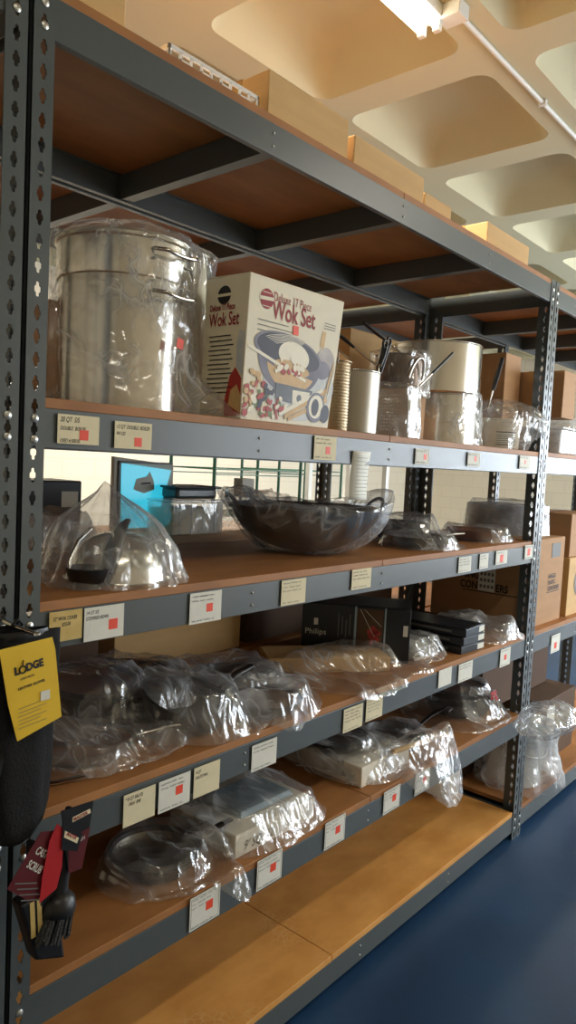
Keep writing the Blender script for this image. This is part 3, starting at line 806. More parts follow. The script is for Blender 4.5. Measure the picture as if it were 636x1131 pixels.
    def tx(body,size,m,u,v,xs=1,bold=0,sp=1):
        t=text('front_lettering',body,size,m,e,P(u,v,3),xs=xs,bold=bold,space=sp); t.rotation_euler=(radians(90),0,0); return t
    tx('Deluxe 17 Piece',.033,'ink_red',.235,.855,.66,.0,1.05)
    tx('Wok Set',.068,'ink_red',.235,.735,.70,.0009)
    mb=MB()
    for q in range(3): a=P(.10,.70-.035*q,2); mb.box((a[0],a[1]-.0002,a[2]),(a[0]+.115+.02*(q%2),a[1],a[2]+.0022))
    for q in range(3): a=P(.80,.80-.02*q,2); mb.box((a[0],a[1]-.0002,a[2]),(a[0]+.05,a[1],a[2]+.0018))
    mb.build('small_print','ink_grey',e)
    a=P(.46,.655,3); MB().box((a[0],a[1]-.0006,a[2]),(a[0]+.022,a[1],a[2]+.024)).build('red_sticker','sticker',e)
    # side face (x=0..dl plane) prints
    def S(u,v,k=0): return (dl*v-.0008-.0003*k, d*(1-u), h*v)
    def sshape(name,pts,m,k=0,parent=e): return MB().add([S(u,v,k) for u,v in pts],[tuple(range(len(pts)))]).build(name,m,parent)
    sl_=sshape('side_emblem',[(.45+.16*cos(2*pi*i/24),.87+.065*sin(2*pi*i/24)) for i in range(24)],'ink',1)
    sshape('emblem_band',[(.28,.86),(.62,.86),(.62,.88),(.28,.88)],'boxwhite',2,sl_)
    for body,size,v,xs in (('Deluxe 17 Piece',.022,.765,.62),('Wok Set',.048,.655,.62)):
        t=text('side_lettering',body,size,'ink_red',e,S(.12,v,2),xs=xs,bold=.0005); t.rotation_euler=(radians(90),0,radians(-90))
    mb=MB()
    for q in range(13):
        v=.58-.033*q; u0=.14+.02*(q%3); u1=.66+.1*((q*7)%3)*.4
        a=S(u0,v,1); b=S(u1,v+.007,1); mb.box((min(a[0],b[0])-.0004,min(a[1],b[1]),a[2]),(max(a[0],b[0]),max(a[1],b[1]),b[2]))
    mb.build('small_print','ink',e)
    sshape('side_picture',[(.62,.02),(.60,.12),(.70,.30),(.82,.36),(.97,.28),(.99,.02)],'printred',1)
    sshape('side_picture',[(.84,.36),(.82,.50),(.86,.62),(.99,.60),(.99,.30)],'printblue',1)
    sshape('side_picture',[(.70,.10),(.74,.20),(.88,.24),(.98,.16),(.98,.04)],'printwood',2)
wokbox()

# strainers, pots on the right half of shelf 2
M['mesh_metal']=perforated('woven mesh steel',(170,150,120),110,90,1,.45,hole=.36,zr=(.01,.26))
M['colander']=perforated('perforated aluminium',(206,204,198),85,85,1,.28,mode='flat',hole=.24,zr=(.025,.15))
def deep_pot(name,x,y,r,h,label,body='steel',lip=.004,cat='pot',handle=None,hz=.9,hm='black',hlen=.17,hdir=(0,0,1)):
    e=empty(name,(x,y,z2)); tag(e,label,cat)
    MB().lathe([(0,0),(r*.96,0),(r,.006),(r,h-.004),(r+lip,h-.002),(r+lip,h+.001),(r-.0025,h+.001),(r-.0025,.008),(0,.004)],n=64).build('pot_body',body,e,smooth=35)
    return e
e=deep_pot('strainer_basket',1.02,.10,.048,.21,'narrow brownish mesh strainer insert right behind the wok set box','mesh_metal',cat='strainer')
MB().tube([(-.03,-.035,.20),(-.05,-.05,.235),(-.02,-.065,.215)],.003,n=6).build('wire_hook','steel_pol',e,smooth=60)
# wedge shaped (quarter) pasta inserts
def insert(x,y,r,h,a0,a1,label,perf,hangle,hh,rot=0,bodym='steel_dull'):
    e=empty('pasta_insert',(x,y,z2)); tag(e,label,'pasta insert')
    n=28; outer=[(r*cos(a0+(a1-a0)*i/n),r*sin(a0+(a1-a0)*i/n)) for i in range(n+1)]
    mb=MB(); m=len(outer)
    vs=[(a,b,.004) for a,b in outer]+[(a*1.04,b*1.04,h) for a,b in outer]
    mb.add(vs,[(i,i+1,m+i+1,m+i) for i in range(m-1)]).build('curved_wall',bodym,e,smooth=60)
    mb=MB(); a,b=outer[0],outer[-1]
    mb.add([(a[0],a[1],.004),(b[0],b[1],.004),(b[0]*1.04,b[1]*1.04,h),(a[0]*1.04,a[1]*1.04,h)],[(0,1,2,3)])
    mb.add([(x_,y_,.004) for x_,y_ in outer],[tuple(range(m))])
    o=mb.build('flat_wall',perf,e)
    # rolled rim
    MB().tube([(a_*1.04,b_*1.04,h) for a_,b_ in outer]+[(outer[0][0]*1.04,outer[0][1]*1.04,h)],.0035,n=8).build('rolled_rim','steel_pol',e,smooth=60)
    c,s_=cos(hangle),sin(hangle)
    bx,by=r*.95*c,r*.95*s_
    k1=MB().tube([(bx,by,h*.85),(bx,by,h+.02),(bx+.01,by,h+.03)],.007,n=8,flat=.45).build('handle_bracket','steel_pol',e,smooth=60)
    hn=MB(); hn.tube([(bx+.008,by,h+.02),(bx+.02,by-.004,h+.06),(bx+.045*hh,by-.01,h+.05+.09*hh)],[.008,.0105,.012],n=10,flat=.55)
    ring=[(bx+.045*hh+.011*cos(q)+.004,by-.01,h+.06+.09*hh+.013*sin(q)) for q in [2*pi*i/14 for i in range(15)]]
    hn.tube(ring,.0045,n=8); hn.build('handle','black',e,smooth=60)
    return e
insert(1.155,.13,.085,.195,radians(170),radians(350),'plain curved aluminium insert with a short black handle, right of the wok set box','steel_dull',radians(290),.35)
insert(1.375,.14,.105,.17,radians(262),radians(442),'perforated aluminium insert with an upright black looped handle, under clear film','colander',radians(190),1.0,bodym='colander')
drp=sleeve('plastic_bag',[(.12,.002),(.118,.06),(.116,.14),(.118,.175),(.08,.186),(.0,.19)],(1.375,.14,z2),'clear bag over the perforated insert with the looped black handle',m='film',amp=.006,seed=5,fold=.006)
# saucepans: low one below, large one on top
def saucepan(x,y,z,r,h,label,ha,hl=.22,hup=.12,m='steel',hm='black',side=None):
    e=empty('saucepan',(x,y,z)); tag(e,label,'saucepan')
    MB().lathe([(0,0),(r*.97,0),(r,.006),(r,h-.003),(r+.004,h-.001),(r+.004,h+.002),(r-.002,h+.002),(r-.0025,.008),(0,.005)],n=72).build('pan_body',m,e,smooth=35)
    c,s_=cos(ha),sin(ha)
    p0=Vector((c*r,s_*r,h*.72)); p1=p0+Vector((c*.05,s_*.05,.025)); p2=p0+Vector((c*hl,s_*hl,hup))
    MB().tube([p0,p0.lerp(p1,.5),p1,p1.lerp(p2,.4)],[.011,.007,.006,.006],n=10,flat=.6).build('handle_stem','steel_pol',e,smooth=60)
    MB().tube([p1.lerp(p2,.35),p1.lerp(p2,.6),p2],[.008,.011,.009],n=10,flat=.6).build('handle',hm,e,smooth=60)
    mb=MB()
    for q in (-1,1):
        mb.lathe([(0,.005),(.004,.004),(.006,0),(0,-.002)],(c*(r+.001)-s_*.016*q,s_*(r+.001)+c*.016*q,h*.72),n=8)
    mb.build('handle_rivet','zinc',e,smooth=60)
    return e
saucepan(1.99,.27,z2,.150,.205,'lower aluminium saucepan of the stacked pair, its thick handle slanting up on the right',radians(-43),.10,.235)
saucepan(1.975,.30,z2+.2085,.185,.20,'large shiny aluminium saucepan stacked on top, its dark handle slanting up to the left',radians(165),.22,.10)
e=saucepan(1.60,.24,z2+.165,.088,.15,'dark steel pot with a loop handle, left of the large saucepan',radians(150),.20,.12,m='smoky')
pp=[]
for k in range(15):
    q=pi*k/14; pp.append((-.055-.045*cos(q)+.02,-.092-.02*sin(q),.06+.075*sin(q)))
MB().tube(pp,.0055,n=8).build('loop_handle','steel_pol',e,smooth=60)
sleeve('plastic_bag',[(.115,.0),(.112,.05),(.108,.12),(.112,.16),(.07,.175),(.0,.18)],(1.60,.24,z2+.166),'smoky bag over the dark pot with the loop handle',m='film',amp=.008,seed=9,fold=.006)
carton('carton',1.53,.16,z2,.14,.18,.163,'plain brown carton below the dark pot, left of the stacked saucepans','carton_brown',tape=False)
sleeve('plastic_bag',[(.175,.002),(.167,.05),(.163,.12),(.162,.19),(.158,.215)],(1.99,.27,z2),'cloudy bag wrapped round the lower saucepan of the stack',m='film_loose',amp=.010,seed=6,fold=.008)
# long thin steel rod / thermometer crossing the strainers, and a dark brush leaning
mb=MB().tube([(1.385,.02,1.945),(1.55,.0,2.07)],.0035,n=8); o=mb.build('skewer_rod','steel_pol',smooth=60); tag(o,'thin steel rod rising out of the insert in front of the large saucepan','rod')
MB().tube([(1.45,.012,1.994),(1.56,-.001,2.078)],.005,n=8).build('rod_grip','black',o,smooth=60)
# bagged tub with label
e=empty('food_tub',(2.29,.15,z2)); tag(e,'white tub with a black printed panel, standing in a loose bag at the right post','tub')
MB().lathe([(0,0),(.082,0),(.088,.006),(.094,.115),(.10,.118),(.10,.13),(.092,.134),(0,.136)],n=48).build('tub_body','carton_white',e,smooth=35)
lb=MB(); n=10
def onc(a,z): return (.0955*cos(a)*(1-.06*(1-z/.12)),.0955*sin(a)*(1-.06*(1-z/.12)),z)
aa=[radians(200+k*7) for k in range(9)]
for j in range(8): lb.add([onc(aa[j],.02),onc(aa[j+1],.02),onc(aa[j+1],.075),onc(aa[j],.075)],[(0,1,2,3)])
lo=lb.build('printed_panel','card',e)
lb=MB()
for zz,t in ((.02,.004),(.073,.004),(.062,.002),(.054,.002),(.046,.002),(.038,.002),(.030,.002)):
    for j in range(8):
        q=[Vector(onc(aa[j],zz))*1.012,Vector(onc(aa[j+1],zz))*1.012]; 
        lb.add([(q[0].x,q[0].y,zz),(q[1].x,q[1].y,zz),(q[1].x,q[1].y,zz+t),(q[0].x,q[0].y,zz+t)],[(0,1,2,3)])
lb.build('panel_print','ink',e)
sleeve('plastic_bag',[(.115,.002),(.112,.05),(.122,.12),(.125,.16),(.09,.20),(.04,.215),(0,.22)],(2.29,.15,z2),'loose clear bag over the tub, its tail flaring past the right post',m='film_loose',amp=.016,seed=8,fold=.012,
   skew=lambda x,y,z:(x+max(0,x)*.5*min(1,z/.1),y-max(0,x)*.75*min(1,z/.1),z-max(0,x)*.25*min(1,z/.1)))
# cartons behind, standing on the rear unit / next unit
carton('carton',2.70,.03+.0,z2+.175,.16,.30,.22,'upright tan carton on top of the bagged clear containers in the next unit','carton_brown')
carton('carton',2.515,.24,1.7725,.17,.33,.46,'brown carton standing behind the right post, next unit, above the tub','carton_brown')
carton('carton',.06,.70,z2,.52,.44,.34,'brown carton on the rear unit behind the large stockpot','carton_brown')
carton('carton',.72,.72,z2,.44,.40,.30,'brown carton on the rear unit directly behind the wok set box','carton_brown')
carton('carton',1.85,.66,z2,.5,.38,.50,'tall kraft carton on the rear unit behind the handles and the stacked saucepans','carton')

# ---------------------------------------------------------------- SHELF 3 (top 1.374)
z3=1.374
def dome():
    e=empty('steel_bowl',(.30,.165,z3)); tag(e,'shiny steel mixing bowl lying upside down inside a grey bag, beside the left post','bowl')
    R=.118
    prof=[(R+.008,0),(R+.008,.003),(R+.001,.004)]+[(R*cos(radians(a))**.8,.004+.105*sin(radians(a))) for a in range(5,90,7)]+[(.0,.109)]
    MB().lathe(prof,n=64).build('bowl_shell','steel',e,smooth=60)
dome()
e=empty('serving_ladle',(.165,.085,z3)); tag(e,'black scoop with a curved bright handle bagged with the steel bowl','scoop')
MB().lathe([(.0,.0),(.03,.003),(.045,.02),(.05,.045),(.047,.046),(.041,.022),(.027,.007),(0,.004)],n=32).build('scoop_cup','black',e,smooth=50)
MB().tube([(.02,-.03,.035),(.055,-.01,.09),(.10,.02,.13),(.125,.035,.142)],[.018,.02,.014,.008],n=10,flat=.5).build('handle','black',e,smooth=60)
MB().tube([(-.045,.01,.02),(-.035,.02,.06),(-.005,.035,.10),(.03,.04,.125)],.0045,n=8).build('bright_edge','steel_pol',e,smooth=60)
def coneskew(x,y,z):
    k=max(0,(z-.07))/.155
    return x-.015*k, y+.02*k, z
sleeve('plastic_bag',[(.178,.002),(.165,.03),(.148,.08),(.115,.13),(.065,.175),(.022,.205),(.0,.228)],(.285,.165,z3),'grey cloudy bag peaked like a tent over the steel bowl',m='film_milky',amp=.012,seed=11,fold=.014,nf=16,cs=7,skew=coneskew,sub=6)
# large black wok
e=empty('wok',(1.143,.285,z3)); tag(e,'very large black round bottomed wok with two loop handles, wrapped in clear plastic','wok')
R=.250; hh=.150
prof=[]
for k in range(15):
    t=k/14; prof.append((R*sin(t*pi/2*.93)/sin(pi/2*.93), .0005+hh*(1-cos(t*pi/2*.93))/(1-cos(pi/2*.93))))
inn=[(max(0,r-.003),z+.003) for r,z in reversed(prof)]
MB().lathe(prof+[(R+.004,hh+.002),(R,hh+.004)]+inn,n=80).build('wok_shell','iron',e,smooth=50)
for a in (radians(150),radians(-30)):
    c,s_=cos(a),sin(a); pp=[]
    for k in range(15):
        q=pi*k/14; u=.06*cos(q); o_=.06*sin(q)
        pp.append((c*(R-.006+o_*.5)-s_*u,s_*(R-.006+o_*.5)+c*u,hh-.01+o_*.75))
    MB().tube(pp,.006,n=8).build('loop_handle','iron',e,smooth=60)
def wb(a,z):
    # bag mouth pulled up past both handles
    f=math.exp(-((a-radians(150)+pi)%(2*pi)-pi)**2/.25)+math.exp(-((a-radians(-30)+pi)%(2*pi)-pi)**2/.25)
    return f*.045*max(0,(z-.10)/.09)
def wskew(x,y,z):
    a=atan2(y,x)
    f=math.exp(-((a-radians(150)+pi)%(2*pi)-pi)**2/.25)+math.exp(-((a-radians(-30)+pi)%(2*pi)-pi)**2/.25)
    return x,y,z+(f*.05*max(0,(z-.10)/.07) if (x*x+y*y)>.04 else 0)
sleeve('plastic_bag',[(.0,.003),(.11,.003),(.165,.02),(.215,.06),(.25,.11),(.268,.15),(.27,.165),(.24,.168),(.15,.158),(.0,.155)],(1.143,.275,z3),'clear bag wrapped round the large black wok, both ends pulled up over its handles',m='film_loose',amp=.017,seed=13,fold=.016,nf=13,bulge=wb,skew=wskew,cs=7)
# pans right of wok
pan('skillet',1.66,.15,z3+.001,.125,.042,'black skillet lying in front on the middle shelf, right of the large wok','iron',handle=radians(-8),hl=.16,hm='steel_dull',hrise=.0)
pan('skillet',1.83,.33,z3+.001,.115,.035,'dark skillet behind the front one, its cloudy bag rumpled over it','nonstick',handle=radians(20),hl=.17)
pan('skillet',1.815,.335,z3+.040,.12,.035,'dark skillet stacked second in the bagged pile right of the wok','nonstick',handle=radians(60),hl=.15)
pan('baking_dish',2.17,.17,z3+.001,.125,.045,'brown round dish in a loose bag nearest the right post on the middle shelf','copperpan',flare=.7)
drape('plastic_bag',(1.84,.33,.21,.19,2.2),[fdisc(1.82,.33,.13,.085),fseg((1.95,.37),(2.05,.40),.02,.08,.05)],z3,'rumpled clear bag over the stacked dark skillets',m='film_loose',amp=.024,seed=14,droop=False)
drape('plastic_bag',(2.17,.17,.17,.15,2.2),[fdisc(2.17,.17,.13,.05)],z3,'clear bag over the brown round dish',m='film',amp=.018,seed=15,droop=False,tails=[(radians(-15),.3,.06)])
drape('plastic_bag',(1.70,.15,.20,.145,2.2),[fdisc(1.66,.15,.128,.045),fseg((1.80,.14),(1.95,.12),.012,.045,.045)],z3,'thin clear bag over the front black skillet',m='film',amp=.012,seed=16,droop=False)

# ---------------------------------------------------------------- SHELF 4 (top .9514)
z4=.9515
pan('roasting_pan',.50,.40,z4+.001,.185,.085,'largest dark round pan at the back left of the fourth shelf, in clear plastic','nonstick',flare=.78,inner='nonstick',loops=[radians(200),radians(20)],hm='steel_dull')
pan('saute_pan',.535,.175,z4+.035,.125,.05,'dark saute pan tipped on the pile at the middle left of the fourth shelf','nonstick',tilt=(radians(14),radians(6)),flare=.88,handle=radians(10),hl=.16)
pan('frying_pan',.24,.20,z4+.001,.125,.035,'shallow steel frying pan bagged at the front left of the fourth shelf','steel_dull',inner='copperpan',handle=radians(-25),hl=.15,hm='steel_pol',hrise=.01)
pan('frying_pan',.37,.36,z4+.088,.12,.03,'tan lined frying pan lying across the top of the large round pan','nonstick',inner='copperpan',tilt=(radians(4),0))
pan('frying_pan',.86,.30,z4+.001,.135,.045,'black frying pan in the middle of the fourth shelf with its handle toward the back','nonstick',handle=radians(160),hl=.16)
pan('frying_pan',.79,.12,z4+.001,.115,.04,'small brown lined frying pan bagged at the shelf front, centre of the fourth shelf','nonstick',inner='copperpan',flare=.75)
o=MB().tube([(.035,.115,z4+.006),(.10,.085,z4+.006),(.145,.072,z4+.008),(.165,.066,z4+.008)],[.006,.009,.009,.004],n=10,flat=.35).build('spatula','steel_pol',smooth=60); tag(o,'bright steel utensil end lying on the shelf beside the hanging gloves','utensil')
ms=radians
drape('plastic_bag',(.47,.39,.30,.215,2.4),[fdisc(.50,.40,.19,.09),fdisc(.37,.36,.125,.122)],z4,'big clear bag over the large round pan at the back left',m='film_loose',amp=.03,seed=21,droop=False)
drape('plastic_bag',(.29,.19,.235,.155,2.4),[fdisc(.24,.20,.128,.042),fseg((.35,.14),(.47,.09),.02,.04,.03)],z4,'crumpled clear bag over the shallow frying pan at the front left',m='film_loose',amp=.028,seed=22,droop=False)
drape('plastic_bag',(.60,.19,.21,.19,2.2),[fdisc(.535,.175,.125,.10)],z4,'clear bag crumpled over the tipped saute pan',m='film_loose',amp=.034,seed=23,droop=True,tails=[(radians(-20),.35,.05)])
drape('plastic_bag',(.82,.15,.19,.17,2.2),[fdisc(.79,.12,.118,.06),fdisc(.84,.20,.06,.075)],z4,'clear bag bulging over the shelf edge at the centre of the fourth shelf',m='film_loose',amp=.034,seed=24,droop=True)
drape('plastic_bag',(.86,.34,.25,.18,2.4),[fdisc(.86,.30,.138,.06),fbox(.7,.35,1.0,.45,.07)],z4,'clear bag lying over the black frying pan toward the back',m='film_loose',amp=.034,seed=25,droop=False)
# long flat carton, bagged
carton('carton',1.06,.345,z4,.44,.17,.05,'long flat kraft carton in front of the black electronics box on the fourth shelf','carton',rz=radians(-36),tape=False)
drape('plastic_bag',(1.27,.17,.26,.19,2.4),[fbox(1.06,.20,1.50,.36,.055,radians(-36))],z4,'shiny clear bag over the long flat carton, its end spilling over the beam',m='film_loose',amp=.03,seed=26,droop=True,tails=[(radians(-28),.22,.10)],slope=1.3)
# black box with lettering
def blackbox():
    w,d,h=.40,.22,.20
    e=empty('appliance_box',(1.335,.432,z4),(0,0,radians(-57))); tag(e,'black appliance box with white lettering and an orange picture panel','box')
    MB().box((0,0,0),(w,d,h)).build('box_body','blackbox',e,bevel=.002)
    MB().box((.01,.01,h),(w-.01,d-.01,h+.002)).build('top_flap','blackbox',e)
    t=text('box_lettering','Philips',.030,'card',e,(.012,-.001,.085),xs=1,space=1.05); t.rotation_euler=(radians(90),0,0)
    MB().box((.045,-.0012,.120),(.060,0,.145)).build('box_emblem','card',e)
    mb=MB()
    for q in range(4):
        mb.box((.135+.014*q,-.0012,.08+.01*(q%2)),(.138+.014*q,0,.17-.012*(q%3)))
    for q in range(3): mb.box((.15+.02*q,-.0012,.03),(.153+.02*q,0,.07))
    mb.build('small_print','ink_grey',e)
    MB().box((.195,-.0010,.0),(.203,0,h)).build('edge_stripe','bluewhite',e)
    pp=MB().box((.206,-.0010,.01),(.300,0,h-.008)).build('picture_panel','carton_dark',e)
    mb=MB()
    for q in range(10): mb.disc((.268+.018*cos(q*2.4)*sqrt(q/10),.095+.035*sin(q*2.4)*sqrt(q/10)),.010,12)
    mb.xf(Matrix.Translation((0,-.0014,0))@Matrix.Rotation(radians(90),4,'X')); mb.build('printed_food','printred',pp)
    mb=MB()
    for a,b in (((.215,.19),(.27,.09)),((.23,.19),(.295,.13)),((.21,.05),(.27,.005))):
        dx,dz=b[0]-a[0],b[1]-a[1]; l=sqrt(dx*dx+dz*dz); nx,nz=-dz/l*.0008,dx/l*.0008
        mb.add([(a[0]-nx,-.0018,a[1]-nz),(b[0]-nx,-.0018,b[1]-nz),(b[0]+nx,-.0018,b[1]+nz),(a[0]+nx,-.0018,a[1]+nz)],[(0,1,2,3)])
    mb.build('printed_lines','card',pp)
    MB().box((.305,-.0010,0),(.311,0,h)).build('edge_stripe','bluewhite',e)
    MB().box((.375,-.0012,.10),(.392,0,.14)).build('barcode_label','card',e)
    return e
blackbox()
# white tray + bag, flat black boxes
e=empty('baking_tray',(1.60,.10,z4)); tag(e,'stack of white trays in clear wrap, between the black box and flat black boxes','tray')
for k in range(3):
    z=k*.018
    MB().add([(0,0,z),(.17,0,z),(.17,.30,z),(0,.30,z),(-.008,-.008,z+.017),(.178,-.008,z+.017),(.178,.308,z+.017),(-.008,.308,z+.017)],[(0,3,2,1),(0,1,5,4),(1,2,6,5),(2,3,7,6),(3,0,4,7)]).build('tray','white_plastic',e,bevel=.002)
drape('plastic_bag',(1.68,.24,.15,.21,3),[fbox(1.60,.10,1.77,.40,.065)],z4,'clear wrap over the white trays',m='film_loose',amp=.02,seed=27,droop=False)
fb=None
for k in range(3):
    w,d,h=.18,.40,.030
    e=empty('cookware_box',(1.835+.004*k,.03-.006*k,z4+k*.0345),(0,0,radians(3*(k-1)))); tag(e,['flat black box at the bottom of the pile of three, fourth shelf','flat black box in the middle of the pile of three','flat black box topping the pile of three, partly bagged'][k],'box','pile of flat black boxes')
    MB().box((0,0,0),(w,d,h)).build('box_body','blackbox',e,bevel=.0015)
    MB().box((.006,.006,h),(w-.006,d-.006,h+.0015)).build('top_flap','blackbox',e)
    MB().box((w-.055,-.001,.004),(w-.004,0,h-.004)).build('end_label','card',e)
    MB().box((-.001,.06,.010),(0,.25,.020)).build('side_print','ink_grey',e)
pan('skillet',2.20,.24,z4+.001,.12,.04,'dark pan beside the flat black boxes in a shiny bag near the right post','nonstick',handle=radians(200),hl=.08)
drape('plastic_bag',(2.22,.17,.19,.18,2.2),[fdisc(2.20,.24,.12,.06),fdisc(2.27,.10,.08,.055)],z4,'silvery crumpled bag spilling over the shelf edge against the right post',m='film_white',amp=.03,seed=28,droop=True,tails=[(radians(-50),.3,.05)])
# hinged containers carton (next unit) and its clear packs
e=carton('carton',2.497,.045,.9515,.42,.50,.415,'large brown carton reading HINGED CONTAINERS in the next unit','carton_brown')
for body,v in (('HINGED',.205),('CONTAINERS',.155)):
    t=text('carton_lettering',body,.050,'ink',e,(-.002,.345,v),xs=.80,bold=.0012); t.rotation_euler=(radians(90),0,radians(-90))
MB().box((-.0015,.05,.142),(-.0003,.33,.146)).build('underline','ink',e)
lab=MB().box((-.0030,.165,.150),(-.0022,.25,.29)).build('shipping_label','card',e)
mb=MB()
for q in range(4):
    for r in range(3): mb.box((-.0036,.172+.019*q,.165+.03*r),(-.0030,.184+.019*q,.18+.03*r))
mb.build('label_print','ink_grey',lab)
for body,zz in (('HINGED',.22),('PLASTIC',.19),('CONTAINER',.16)):
    t=text('carton_lettering',body,.030,'ink',e,(.225,-.002,zz),xs=.85,bold=.0006,align='LEFT'); t.rotation_euler=(radians(90),0,0)
MB().box((.22,-.0016,.150),(.38,-.0003,.153)).build('underline','ink',e)
MB().box((.25,-.0016,.32),(.36,-.0003,.39)).build('carton_stamp','ink_grey',e)
MB().box((-.0016,.02,.32),(-.0003,.06,.39)).build('carton_stamp','ink_grey',e)
def clampack(x,y,z,w,d,h,label,n=9):
    e=empty('container_pack',(x,y,z)); tag(e,label,'container pack')
    for k in range(n):
        a=w*k/n
        MB().add([(a+.004,0,.004),(a+w/n*.9,.0,.004),(a+w/n*.9,d,.004),(a+.004,d,.004),(a,.01,h),(a+w/n*.75,.01,h),(a+w/n*.75,d-.01,h),(a,d-.01,h)],[(0,3,2,1),(4,5,6,7),(0,1,5,4),(1,2,6,5),(2,3,7,6),(3,0,4,7)]).build('clamshell_container','clamshell',e,bevel=.004)
    return e
clampack(2.55,.10,1.3695,.30,.32,.15,'row of clear hinged containers standing on the carton marked HINGED CONTAINERS')
drape('plastic_bag',(2.70,.265,.17,.18,6),[fbox(2.55,.10,2.85,.42,.155)],1.3695,'clear bag stretched over the row of hinged containers',m='film',amp=.014,seed=31,droop=False,slope=6,cs=7)
e=carton('carton',2.985,.04,.9515,.40,.45,.30,'pale carton with a black round print, right of the HINGED CONTAINERS carton','carton')
mb=MB().lathe([(.075,0),(.05,0)],n=24); mb.xf(Matrix.Translation((.16,-.0015,.17))@Matrix.Rotation(radians(90),4,'X')); mb.build('round_print','ink_grey',e)
carton('carton',3.0,.05,1.256,.42,.45,.22,'brown carton on top of the pale one with the round print','carton_brown')
# next unit, on shelf 2
e=empty('storage_box',(2.72,.03,1.773)); tag(e,'clear plastic storage box with white packets on the next unit, beside the right post','storage box')
MB().box((0,0,.001),(.32,.28,.12)).build('box_shell','clamshell',e,bevel=.006); MB().box((-.006,-.006,.12),(.326,.286,.13)).build('box_lid','clamshell',e,bevel=.003)
MB().box((.02,.015,.004),(.29,.26,.105)).build('white_packets','white_plastic',e,bevel=.004)
drape('plastic_bag',(2.95,.16,.14,.12,3),[fbox(2.88,.06,3.02,.26,.045)],1.9045,'bundle of clear crinkled film on the lid of the storage box',m='film_white',amp=.03,seed=32,droop=False)
# dark cartons below in next unit
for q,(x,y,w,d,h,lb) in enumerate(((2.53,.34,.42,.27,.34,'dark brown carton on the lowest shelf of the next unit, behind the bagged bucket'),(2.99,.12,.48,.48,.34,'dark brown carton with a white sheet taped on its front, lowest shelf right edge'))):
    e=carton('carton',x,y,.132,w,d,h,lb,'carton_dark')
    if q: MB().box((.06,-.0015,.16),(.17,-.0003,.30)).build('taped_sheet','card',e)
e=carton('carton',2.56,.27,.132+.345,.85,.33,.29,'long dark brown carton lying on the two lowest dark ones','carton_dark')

# ---------------------------------------------------------------- SHELF 5 (top .592)
z5=.5925
pan('frying_pan',.455,.175,z5+.001,.118,.045,'round dark frying pan bagged alone at the front left of the fifth shelf','nonstick',flare=.8,handle=radians(-22),hl=.10,inner='steel_dull')
drape('plastic_bag',(.475,.155,.19,.155,2.2),[fdisc(.455,.175,.122,.052,.02),fseg((.55,.13),(.62,.08),.02,.06,.05)],z5,'shiny clear bag over the lone round pan, a corner dangling over the beam',m='film_loose',amp=.03,seed=41,droop=True,tails=[(radians(-62),.22,.06)])
e=carton('carton',.625,.045,z5,.34,.27,.062,'white flat carton with 9 in handwriting, in a clear bag','carton_white',tape=False,rz=radians(0))
t=text('handwriting','9\' SQ. 12',.038,'ink',e,(.03,-.0015,.014),shear=.3,xs=.85); t.rotation_euler=(radians(90),0,0)
t=text('side_lettering','12 PCS',.034,'ink_grey',e,(-.002,.10,.018),xs=.8); t.rotation_euler=(radians(90),0,radians(-90))
t=text('top_lettering','SERVER',.05,'ink_grey',e,(.02,.21,.0645),xs=.8)
o=MB().add([(.70,.10,z5+.0655),(.93,.10,z5+.0655),(.93,.27,z5+.0655),(.70,.27,z5+.0655),(.71,.11,z5+.0800),(.92,.11,z5+.0800),(.92,.26,z5+.0800),(.71,.26,z5+.0800)],[(0,3,2,1),(4,5,6,7),(0,1,5,4),(1,2,6,5),(2,3,7,6),(3,0,4,7)]).build('foam_tray','bluewhite',bevel=.003); tag(o,'pale grey tray lying on the white carton inside the bag','tray')
drape('plastic_bag',(.815,.20,.235,.205,3.2),[fbox(.63,.05,.96,.31,.078)],z5,'clear crinkled bag over the white carton with 9 in handwriting',m='film_loose',amp=.024,seed=42,droop=True,tails=[(radians(5),.3,.03)])
e=carton('carton',1.235,.06,z5,.30,.42,.068,'white flat carton below the long loose bags at the middle of the fifth shelf','carton_white',tape=False)
mb=MB()
for q in range(3): mb.box((-.0015,.03+.03*q,.02),(-.0003,.05+.03*q,.035))
mb.build('small_print','ink_grey',e)
pan('frying_pan',1.33,.25,z5+.072,.12,.035,'dark frying pan on the white flat carton, under loose plastic','nonstick',handle=radians(10),hl=.18)
pan('frying_pan',1.65,.20,z5+.001,.12,.05,'dark frying pan on the bare board right of the white flat carton','nonstick',handle=radians(-10),hl=.20)
o=MB().tube([(1.40,.045,z5+.085),(1.55,.02,z5+.087),(1.70,.0,z5+.085)],.012,n=10,flat=.7).build('wooden_rod','carton',smooth=60); tag(o,'tan wooden rod lying along the shelf front inside the loose bag','rod')
drape('plastic_bag',(1.40,.24,.20,.22,2.6),[fbox(1.24,.08,1.52,.46,.075),fdisc(1.33,.25,.12,.115)],z5,'clear bag over the dark pan on the white flat carton',m='film_loose',amp=.03,seed=43,droop=False)
drape('plastic_bag',(1.58,.10,.22,.17,2.4),[fseg((1.40,.045),(1.70,.0),.02,.10,.10),fdisc(1.62,.16,.10,.07)],z5,'large loose clear bag hanging over the fifth beam beside the white flat carton',m='film_loose',amp=.03,seed=44,droop=True,slope=1.0,tails=[(radians(-80),.5,.05)])
pan('frying_pan',2.215,.22,z5+.001,.15,.06,'wide dark frying pan in a bag with a red mark near the right post','nonstick',handle=radians(200),hl=.2)
pan('frying_pan',2.22,.25,z5+.066,.14,.05,'second dark pan nested on top of the wide one near the right post','nonstick',handle=radians(185),hl=.12,inner='copperpan')
